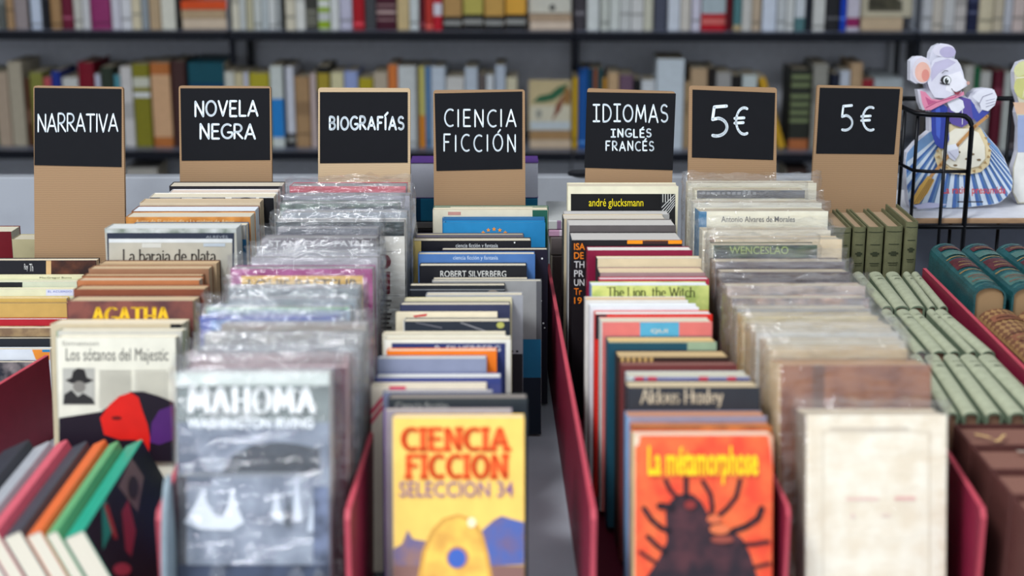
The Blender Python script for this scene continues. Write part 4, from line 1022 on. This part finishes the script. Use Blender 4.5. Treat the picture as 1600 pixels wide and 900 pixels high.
# rows of lying volumes
ZG = TZ + .145
def row_lying(name, y_b, y_f, xf, xb, count_names):
    for k in range(len(xf)-1):
        A = at_z(xf[k], y_f, ZG); A2 = at_z(xf[k+1], y_f, ZG); Bk = at_z(xb[k], y_b, ZG); B2 = at_z(xb[k+1], y_b, ZG)
        T = min((A2-A).length, (B2-Bk).length) - .002
        ez = (Bk - A).normalized(); ez.z = 0; ez.normalize()
        ex = Vector((0, 0, -1)); ey = ez.cross(ex)      # (ex, ey, ez) right-handed
        org = A if ey.x > 0 else A2
        M = Matrix.Translation(Vector((org.x, org.y, ZG-.006)) ) @ Matrix((ex, ey, ez)).transposed().to_4x4()
        book(count_names[k], M, .138 if name != 'front' else .138, (Bk-A).length - .004, T, mat((108,122,100), .6, 'cloth'), SAGE, (150,112,90), 'sage-green volumes lying spine up', True, .0045,
             spine_art=[(.2,.8,.86,.868,(96,104,84)),(.3,.7,.79,.796,(96,104,84)),(.24,.76,.77,.777,(104,112,92))])
row_lying('back', 421, 476, [1376,1396,1421,1446,1464,1482], [1329,1354,1381,1405,1419,1434],
  ['sage-green spine-up volume against the wrapped books, back row', 'broad sage-green spine-up volume, back row, second from wrapped books', 'sage-green spine-up volume in middle of the back row',
   'narrow sage-green spine-up volume, back row, one from crimson box', 'sage-green spine-up volume touching the crimson box, back row'])
row_lying('middle', 479, 546, [1428,1450,1480,1502,1528,1556], [1372,1392,1415,1436,1452,1474],
  ['sage-green spine-up volume against the wrapped books, middle row', 'sage-green spine-up volume, middle row, second from wrapped books', 'sage-green spine-up volume at centre of the middle row',
   'sage-green spine-up volume, middle row, one from crimson box', 'sage-green spine-up volume touching the crimson box, middle row'])
row_lying('front', 549, 642, [1474,1499,1532,1568,1606,1646], [1417,1438,1464,1490,1518,1548],
  ['sage-green spine-up volume against the wrapped books, front row', 'sage-green spine-up volume, front row, second from wrapped books', 'sage-green spine-up volume at centre of front row, above brown volumes',
   'sage-green spine-up volume, front row, one from crimson box', 'sage-green spine-up volume touching the crimson box, front row'])
# thick brown volumes in front of them, page edges up
BRN = (96, 62, 56)
RB = mat((196, 164, 110), .6)
yy = 1.262; ZB = TZ + .138
xs0 = at_z(1496, 700, ZB).x + .012
bn = ['thick brown-edged volume right in front of the green rows, beige ribbon on top', 'second brown-edged volume from the green rows, grey ribbon trailing', 'third brown-edged volume from the green rows', 'fourth brown-edged volume from green rows, last before the tan book']
zt_ = [ZB, ZB, ZB, ZB]
for k in range(4):
    T = .052 if k < 2 else .050
    yy -= T + .002
    M = Matrix.Translation((xs0, yy, TZ+.001))
    rt = book(bn[k], M, .17, zt_[k]-TZ, T, mat((84,48,44), .6, 'cloth'), None, (132,92,80), 'thick brown-edged volumes', True)
    if k < 2:
        q = MB(); z = zt_[k]-TZ-.001
        pts = [(.012+.004*i, T*.55 - .02*math.sin(i*.6)*.6 - .002*i, z + .003*math.sin(i*.9)**2 + .0005) for i in range(7)] if k == 0 else [(.035+.008*i, T*.8-.004*i, z+.001+.001*math.sin(i)) for i in range(8)]
        for p_, p2 in zip(pts, pts[1:]):
            q.add([Vector(p_)+Vector((0,-.002,0)), Vector(p2)+Vector((0,-.002,0)), Vector(p2)+Vector((0,.002,0)), Vector(p_)+Vector((0,.002,0))], [(0,1,2,3)], RB if k == 0 else mat((150,140,130), .6))
        q.build('ribbon_bookmark', rt)
yy -= .034
M = Matrix.Translation((xs0+.004, yy, TZ+.001))
book('tan-brown leather volume with pale spine, in front of the brown-edged volumes', M, .17, .132, .030, mat((150,104,88), .55, 'leather'), (196,160,120), (214,170,110), None, True, .005)

# ---- teal and gilt leather volumes in the right box
TEAL = mat((30, 82, 86), .38, 'leather'); MAR = mat((84, 34, 40), .4, 'leather'); TEL2 = mat((72, 112, 106), .42, 'leather')
GILT = mat((158, 122, 80), .4, 'tooled', c2=(112, 74, 54)); MARB = mat((72, 30, 34), .4, 'leather'); GB = mat((132, 84, 62), .4, 'leather')
ZT = TZ + .172
def leather_row(xf, y_f, xb, y_b, zt, cm, spm, bands, labs, dep, rn, group, page, sart=()):
    for k in range(len(labs)):
        A, A2, Bk = at_z(xf[k], y_f, zt), at_z(xf[k+1], y_f, zt), at_z(xb[k], y_b, zt); B2 = at_z(xb[k+1], y_b, zt)
        T = min((A2-A).length, (B2-Bk).length) - .002
        ez = (Bk-A); Hh = ez.length; ez.normalize(); ex = Vector((0,0,-1)); ey = ez.cross(ex)
        org = A if ey.x > 0 else A2
        M = Matrix.Translation(Vector((org.x, org.y, zt-rn))) @ Matrix((ex, ey, ez)).transposed().to_4x4()
        book(labs[k], M, dep, Hh, T, cm, spm, page, group, True, rn, bands, spine_art=sart)
GOLD = (150, 124, 78)
tart = [(.1,.9,.05,.062,TEL2),(.1,.9,.1,.30,TEL2),(.16,.84,.145,.16,GB),(.24,.76,.2,.212,GB),(.16,.84,.235,.25,GB),(.08,.92,.355,.37,GOLD),(.1,.9,.42,.62,MAR),(.22,.78,.47,.482,GOLD),(.28,.72,.53,.54,GOLD),
        (.08,.92,.65,.665,GOLD),(.12,.88,.70,.80,TEL2),(.14,.86,.84,.915,MAR),(.24,.76,.872,.882,GOLD),(.08,.92,.95,.96,TEL2)]
leather_row([1515,1574,1638,1704], 447, [1446,1494,1546,1598], 380, ZT, TEAL, TEAL, (),
  ['teal leather volume with maroon labels, nearest the crimson box wall', 'teal leather volume with maroon labels, second from box wall', 'teal leather volume with maroon labels at the right edge'], .152, .013, 'teal leather volumes', (166,134,98), tart)
leather_row([1606,1690,1772], 566, [1516,1580,1648], 482, TZ+.150, MARB, GILT, (),
  ['gilt-patterned leather volume nearest the crimson box wall', 'gilt-patterned leather volume at the right edge'], .132, .012, 'gilt leather volumes', (186,150,104),
  [(.02,.98,.13,.145,MARB),(.02,.98,.40,.415,MARB),(.12,.88,.43,.52,GB),(.2,.8,.46,.475,GOLD),(.02,.98,.535,.55,MARB),(.1,.9,.78,.88,GB),(.2,.8,.82,.835,MARB)])

# ------------------------------------------------------------------ pile behind the CIENCIA FICCIÓN sign and small things at the back
def pile(items, Y, x0, x1, group, depth):
    zb = TZ + .0006
    for (ya, yb, c, page, lb, xl, xr, fore, bands) in items:
        zt = at_y(700, ya, Y).z
        if 'purple-covered' in lb: depth = .05
        a, b = at_y(xl, yb, Y), at_y(xr, yb, Y); T = zt - zb - .0006; Wd = b.x-a.x
        if fore: Mx = Matrix((Vector((0,-1,0)), Vector((0,0,-1)), Vector((-1,0,0)))).transposed().to_4x4(); org = Vector((b.x, Y+depth, zt))
        else: Mx = Matrix((Vector((0,1,0)), Vector((0,0,-1)), Vector((1,0,0)))).transposed().to_4x4(); org = Vector((a.x, Y, zt))
        book(lb, Matrix.Translation(org) @ Mx, depth, Wd, T, c, None, page, group, bands=bands)
        zb = zt
pile([(420, 518, (60,60,66), PAGE, 'grey book at the foot of the pile behind CIENCIA FICCIÓN sign', 646, 842, False, ()),
      (368, 420, (140,136,134), PAGE, 'stone-grey book low in the pile behind CIENCIA FICCIÓN sign', 646, 842, False, ()),
      (358, 368, (34,32,38), PAGE, 'thin black book in the pile behind CIENCIA FICCIÓN sign', 650, 842, False, ()),
      (347, 358, (120,118,118), PAGE, 'thin grey book under the blue one behind CIENCIA FICCIÓN sign', 650, 842, False, ()),
      (310, 347, (30,112,150), PAGE, 'blue book in the pile behind CIENCIA FICCIÓN sign, under purple-topped one', 650, 840, False, [(.0,.04,(20,60,90))]),
      (254, 310, (86,50,130), (206,208,222), 'thick purple-covered book topmost behind the CIENCIA FICCIÓN sign', 642, 841, True, ())], 2.0, 0, 0, 'book pile behind CIENCIA FICCIÓN sign', .13)
pile([(400, 540, (96,84,84), PAGE, 'brown-grey book at foot of small pile left of IDIOMAS sign', 862, 890, False, ()),
      (371, 400, (120,110,110), PAGE, 'grey book under the mauve one left of IDIOMAS sign', 861, 890, False, ()),
      (360, 371, (206,160,190), PAGE, 'mauve-pink book in small pile left of IDIOMAS sign', 858, 890, False, [(.5,.7,(226,210,222))]),
      (345, 360, (206,208,206), PAGE, 'pale book topmost of small pile left of IDIOMAS sign', 857, 890, False, [(.4,.6,(150,120,150))])], 1.93, 0, 0, 'small pile left of IDIOMAS sign', .12)
a, b = at_y(889, 281, 2.2), at_y(921, 281, 2.2)
q = MB(); zt = at_y(0, 277, 2.235).z
q.loft([[(.02*math.cos(t*math.pi/12)*s_, .016*math.sin(t*math.pi/12)*s_, z) for t in range(24)] for z, s_ in ((0, .9), (.001, 1), (.004, 1), (.005, .9))], mat((24, 25, 30), .4), False)
o = q.build('round_lid'); o.location = (a.x+.02, 2.247, zt+.0004); tag(o, 'small black round lid on the grey upstand beside IDIOMAS sign', 'lid')

# ------------------------------------------------------------------ wire rack with die-cut books
IRON = mat((16, 17, 22), .35, metal=.6)
YR = 2.0; ZR = at_y(1500, 343, YR).z
YBk = 2.2
rk = thing('wire_rack', 'black wire rack with white board shelf holding the mouse-shaped book', 'rack', Matrix.Translation((.72, 2.1, TZ)))
X = lambda px, py, Y=YR: at_y(px, py, Y)
fl, fr = X(1421, 180), X(1520, 180)
zt = X(1480, 179).z; zm = X(1480, 268).z
zbk = at_y(1420, 154, YBk).z
xbl = at_y(1410, 154, YBk).x
rgt = fr.x + .26
def wpart(name, pts, r):
    q = MB(); q.tube(pts, r, IRON); part(q, name, rk)
rr = .014
top = [(xbl, YBk, zbk), (fl.x-.012, YR+.06, zt+.012), (fl.x, YR+.03, zt+.004), (fl.x+.012, YR+.008, zt), (fl.x+.026, YR, zt), (fr.x-rr*1.2, YR, zt-.001)]
top += [(fr.x-rr*1.2+rr*1.2*math.sin(R(a)), YR, zt-.001-rr*1.2*(1-math.cos(R(a)))) for a in (25, 50, 75, 90)]
top += [(fr.x, YR, TZ+.001)]
wpart('front_hoop', top, .0034)
wpart('middle_rail', [(xbl, YBk, zm+.02), (fl.x-.010, YR+.05, zm+.008), (fl.x+.012, YR+.008, zm), (fl.x+.03, YR, zm), (fr.x, YR, zm)], .0024)
wpart('back_rail', [(xbl, YBk, zbk), (rgt, YBk, zbk)], .0034)
wpart('lower_rail', [(xbl, YBk, ZR-.012), (fl.x, YR, ZR-.010), (rgt, YR, ZR-.010)], .0034)
for px in (1418, 1430, 1472):
    p = X(px, 300); yy_ = YR + (.04 if px == 1418 else .012 if px == 1430 else 0)
    wpart('upright_wire', [(p.x, yy_, TZ+.001 if px == 1472 else ZR-.012), (p.x, yy_, zt+.003)], .0024)
for px in (1443, 1572):
    p = at_y(px, 250, YBk); wpart('upright_wire', [(p.x, YBk, TZ+.001), (p.x, YBk, zbk)], .0026)
for px in (1485, 1560):
    p = X(px, 350, YR+.05); wpart('upright_wire', [(p.x, YR+.05, TZ+.001), (p.x, YR+.05, ZR-.010)], .0024)
q = MB()
q.bevbox((fl.x+.006, YR+.004, ZR-.0068), (rgt, YBk-.006, ZR+.0006), mat((170,136,104), .6, 'wood'), .001)
q.add([(fl.x+.007, YR+.005, ZR+.0009), (rgt-.001, YR+.005, ZR+.0009), (rgt-.001, YBk-.007, ZR+.0009), (fl.x+.007, YBk-.007, ZR+.0009)], [(0,1,2,3)], mat((226,226,232), .4))
part(q, 'board_shelf', rk)
q = MB(); q.bevbox((fl.x+.006, YBk-.004, TZ+.001), (rgt, YBk+.003, ZR-.018), mat((92, 97, 110), .6), .001); part(q, 'back_panel', rk)  # added panel, its dark colour stands in for the shade beneath the rack

def diecut(label, outline, Y, art, rim, lean=4, thick=.016, yb=322):
    n = Vector((0, math.cos(R(lean)), -math.sin(R(lean)))); ez = Vector((0, math.sin(R(lean)), math.cos(R(lean)))); ex = Vector((1,0,0))
    foot = ZR + .0012 + thick*math.sin(R(lean))
    p0 = Vector((0, Y, foot))
    zmin = min(hit(x, y, p0, n).z for x, y in outline)
    ctr = hit(sum(p[0] for p in outline)/len(outline), yb, p0, n)
    M = Matrix.Translation(Vector((ctr.x, Y, foot))) @ Matrix((ex, n, ez)).transposed().to_4x4(); Mi = M.inverted()
    root = thing('die_cut_book', label, 'book', M, 'die-cut books on the wire rack')
    def conv(px, py, k):
        v = Mi @ hit(px, py, p0, n); v.y = -.00015*(k+1); v.z = max(v.z, 0.0); return v
    pts = [conv(x, y, -1) for x, y in outline]
    for p in pts: p.y = 0
    area = sum(pts[i].x*pts[(i+1) % len(pts)].z - pts[(i+1) % len(pts)].x*pts[i].z for i in range(len(pts)))
    if area < 0: pts.reverse()
    mb = MB(); mb.prism(pts, Vector((0, .0012, 0)), rim, rim)
    paint(mb, art, conv, .35)
    mb.build('cover', root)
    mb = MB(); cx = sum(p.x for p in pts)/len(pts); cz = sum(p.z for p in pts)/len(pts)
    mb.prism([Vector((cx+(p.x-cx)*.992, .0013, max(.0002, cz+(p.z-cz)*.992))) for p in pts], Vector((0, thick, 0)), mat((226,226,234), .6), mat((222,222,234), .7))
    mb.build('page_block', root)
Z3 = lambda pts: [(1380 + x/3, 50 + y/3) for x, y in pts]
mouse = Z3([(127,134),(150,114),(178,112),(203,122),(217,130),(222,96),(240,66),(270,53),(303,57),(328,78),(338,104),(334,126),(351,150),(364,184),(370,214),(390,236),(383,252),(366,266),(370,290),(398,312),(410,286),(440,266),(480,262),(512,266),(526,300),(515,342),(490,372),(470,392),(452,438),(490,490),(535,540),(568,592),(598,668),(608,698),(600,748),(560,790),(534,806),(400,822),(300,826),(160,825),(122,824),(114,798),(108,700),(104,600),(110,566),(150,520),(215,466),(213,366),(184,366),(170,330),(160,270),(204,264),(196,236),(152,242),(126,226)])
LIL = (206, 202, 222); BLU = (112, 150, 196); WHT = (226, 228, 238)
stripes = []
hem = [(112,590),(108,690),(116,790),(150,822),(230,823),(310,824),(390,820),(460,812),(530,803),(575,772),(598,735),(604,700),(584,640),(556,590)]
def hem_at(t):
    q = t*(len(hem)-1); i = min(int(q), len(hem)-2); f = q-i
    return (hem[i][0]*(1-f)+hem[i+1][0]*f, hem[i][1]*(1-f)+hem[i+1][1]*f)
for i in range(17):                         # pleats fanning from the waist
    t0 = (i+.25)/17
    wx = 300 + 130*t0
    for d0, d1, c_ in ((0, .026, (206,218,232)), (.028, .044, (62,104,172))):
        e0, e1 = hem_at(min(1, t0+d0)), hem_at(min(1, t0+d1))
        stripes.append(('poly', Z3([(wx, 452), (wx+4, 452), e1, e0]), c_))
mart = [
 ('poly', Z3([(215,470),(260,450),(452,440),(488,490),(534,542),(566,594),(596,670),(606,700),(598,746),(558,788),(532,804),(400,820),(300,824),(162,823),(124,820),(110,700),(106,602),(112,568),(150,522)]), BLU),
 *stripes,
 ('poly', Z3([(280,450),(300,430),(400,425),(450,445),(480,500),(500,560),(490,620),(450,655),(380,668),(300,660),(250,630),(235,580),(260,520)]), (222,202,158)),
 *[('poly', [(1380+(370+118*math.cos(a))/3, 50+(550+104*math.sin(a))/3) , (1380+(370+134*math.cos(a+.07))/3, 50+(550+118*math.sin(a+.07))/3), (1380+(370+118*math.cos(a+.14))/3, 50+(550+104*math.sin(a+.14))/3)], (170,136,84)) for a in [i*.28-.6 for i in range(14)]],
 ('poly', Z3([(300,470),(330,450),(400,450),(440,470),(468,530),(470,590),(440,625),(380,640),(310,630),(270,600),(268,560),(290,510)]), (232,226,208)),
 *[('poly', circle(1380+x/3, 50+y/3, 3.4, 1.8, 10), (120,96,60)) for x, y in ((385,592),(330,622),(410,570),(345,560),(440,596))],
 ('poly', Z3([(300,330),(350,300),(398,312),(420,340),(430,385),(400,420),(360,445),(315,430),(290,400)]), (88,70,150)),
 ('poly', Z3([(400,312),(440,380),(470,345),(490,372),(468,392),(430,420),(412,400)]), (52,66,160)),
 ('poly', Z3([(290,330),(330,300),(365,320),(372,352),(340,380),(310,365)]), (226,226,236)),
 ('line', Z3([(362,352),(362,430)]), 1.2, (214,214,226)),
 ('poly', Z3([(216,366),(236,340),(270,334),(292,350),(296,420),(300,500),(284,540),(262,544),(236,524),(218,470)]), (34,54,150)),
 ('poly', Z3([(236,360),(256,345),(262,420),(256,500),(240,480)]), (64,92,190)),
 ('line', Z3([(478,392),(420,440),(340,525),(260,620),(200,690)]), 5, (190,138,80)),
 ('poly', Z3([(200,670),(232,690),(200,750),(160,800),(122,806),(128,780),(160,720)]), (206,160,70)),
 *[('line', Z3([(208+i*6,684),(136+i*14,800-i*8)]), .9, (140,100,40)) for i in range(4)],
 ('poly', Z3([(284,545),(310,525),(340,535),(345,570),(325,600),(300,585)]), (206,206,222)), ('line', Z3([(300,560),(328,590)]), .8, (130,130,160)), ('poly', Z3([(276,530),(330,520),(340,545),(290,556)]), (226,228,238)),
 ('poly', Z3([(404,300),(440,268),(480,264),(508,268),(522,300),(512,340),(480,368),(448,360),(440,330)]), (222,222,232)),
 *[('line', Z3([(470,320+i*14),(512,310+i*12)]), .8, (140,136,160)) for i in range(3)], ('line', Z3([(440,330),(455,300),(500,284)]), .8, (140,136,160)),
 ('poly', Z3([(162,272),(186,278),(215,310),(260,316),(330,290),(366,275),(368,292),(320,312),(270,334),(215,362),(186,364),(172,330)]), (222,134,164)),
 ('line', Z3([(190,352),(240,326),(330,300)]), 1.2, (170,60,110)), ('poly', Z3([(186,300),(215,318),(240,322),(200,340)]), (190,84,130)),
 ('poly', Z3([(222,130),(240,118),(290,112),(334,128),(350,152),(362,186),(368,216),(386,236),(380,250),(362,262),(340,272),(320,290),(280,308),(230,304),(205,262),(197,236),(200,190)]), (214,212,226)),
 ('poly', Z3([(208,180),(230,140),(290,122),(330,140),(300,160),(250,190),(215,230)]), (186,180,206)),
 ('poly', Z3([(290,200),(350,180),(366,216),(384,238),(360,262),(320,285),(280,270)]), (232,230,238)),
 ('poly', circle(1380+272/3, 50+84/3, 52/3, 30/3), (214,210,224)), ('poly', circle(1380+290/3, 50+92/3, 38/3, 26/3), (176,168,200)),
 ('poly', circle(1380+170/3, 50+178/3, 44/3, 62/3), (214,206,216)), ('poly', circle(1380+173/3, 50+186/3, 36/3, 48/3), (226,176,160)), ('poly', circle(1380+186/3, 50+200/3, 18/3, 28/3), (214,136,124)),
 ('poly', circle(1380+281/3, 50+222/3, 24/3, 21/3), (24,22,26)), ('poly', circle(1380+286/3, 50+223/3, 17/3, 18/3), (236,238,240)), ('poly', circle(1380+284/3, 50+226/3, 9/3, 13/3), (20,30,26)), ('poly', circle(1380+288/3, 50+219/3, 3/3, 3/3), (250,250,250)),
 ('line', Z3([(254,236),(270,240),(296,242)]), 1.6, (24,22,26)), ('line', Z3([(256,224),(268,230)]), 1.2, (24,22,26)), ('line', Z3([(262,190),(276,178),(290,180)]), 1.0, (60,56,66)),
 ('poly', circle(1380+384/3, 50+236/3, 2.6, 3), (196,150,140)), ('poly', Z3([(312,270),(330,280),(352,272),(338,290),(322,288)]), (140,40,60)), ('line', Z3([(306,262),(320,280),(340,276),(360,266)]), .8, (60,40,50)),
 ('text', 'La ratita presumida', 1468, 289, 1566, 304, (200,50,50), .012), ('rect', 1491, 312, 1531, 314, (40,40,60)),
 ('poly', Z3([(130,806),(200,792),(290,800),(230,818),(150,822)]), (190,190,220))]
diecut('die-cut book shaped like a mouse in blue dress holding a broom', mouse, 2.065, mart, mat((226,226,238), .4))
hat = [(1585,112),(1592,97),(1604,93),(1620,96),(1630,110),(1630,140),(1626,160),(1630,200),(1634,236),(1648,270),(1652,316),(1590,318),(1582,300),(1583,262),(1590,238),(1592,200),(1588,176),(1592,160),(1586,140)]
diecut('cream and yellow figure-shaped die-cut book cut off at the right edge', hat, 2.09, [
 ('poly',[(1583,160),(1630,160),(1630,180),(1588,178)],(214,176,146)),('poly',[(1590,180),(1632,180),(1636,238),(1590,238)],(150,164,200)),
 ('poly',circle(1606,110,22,15),(206,206,150)),('poly',circle(1604,136,20,20),(196,194,120)),('line',[(1588,122),(1604,120),(1624,124)],1.4,(236,234,214)),('line',[(1604,122),(1598,152)],1.2,(226,224,190)),
 ('poly',[(1590,238),(1634,238),(1648,272),(1650,314),(1592,316),(1583,300),(1584,262)],(222,220,214))], mat((206,200,176), .45))
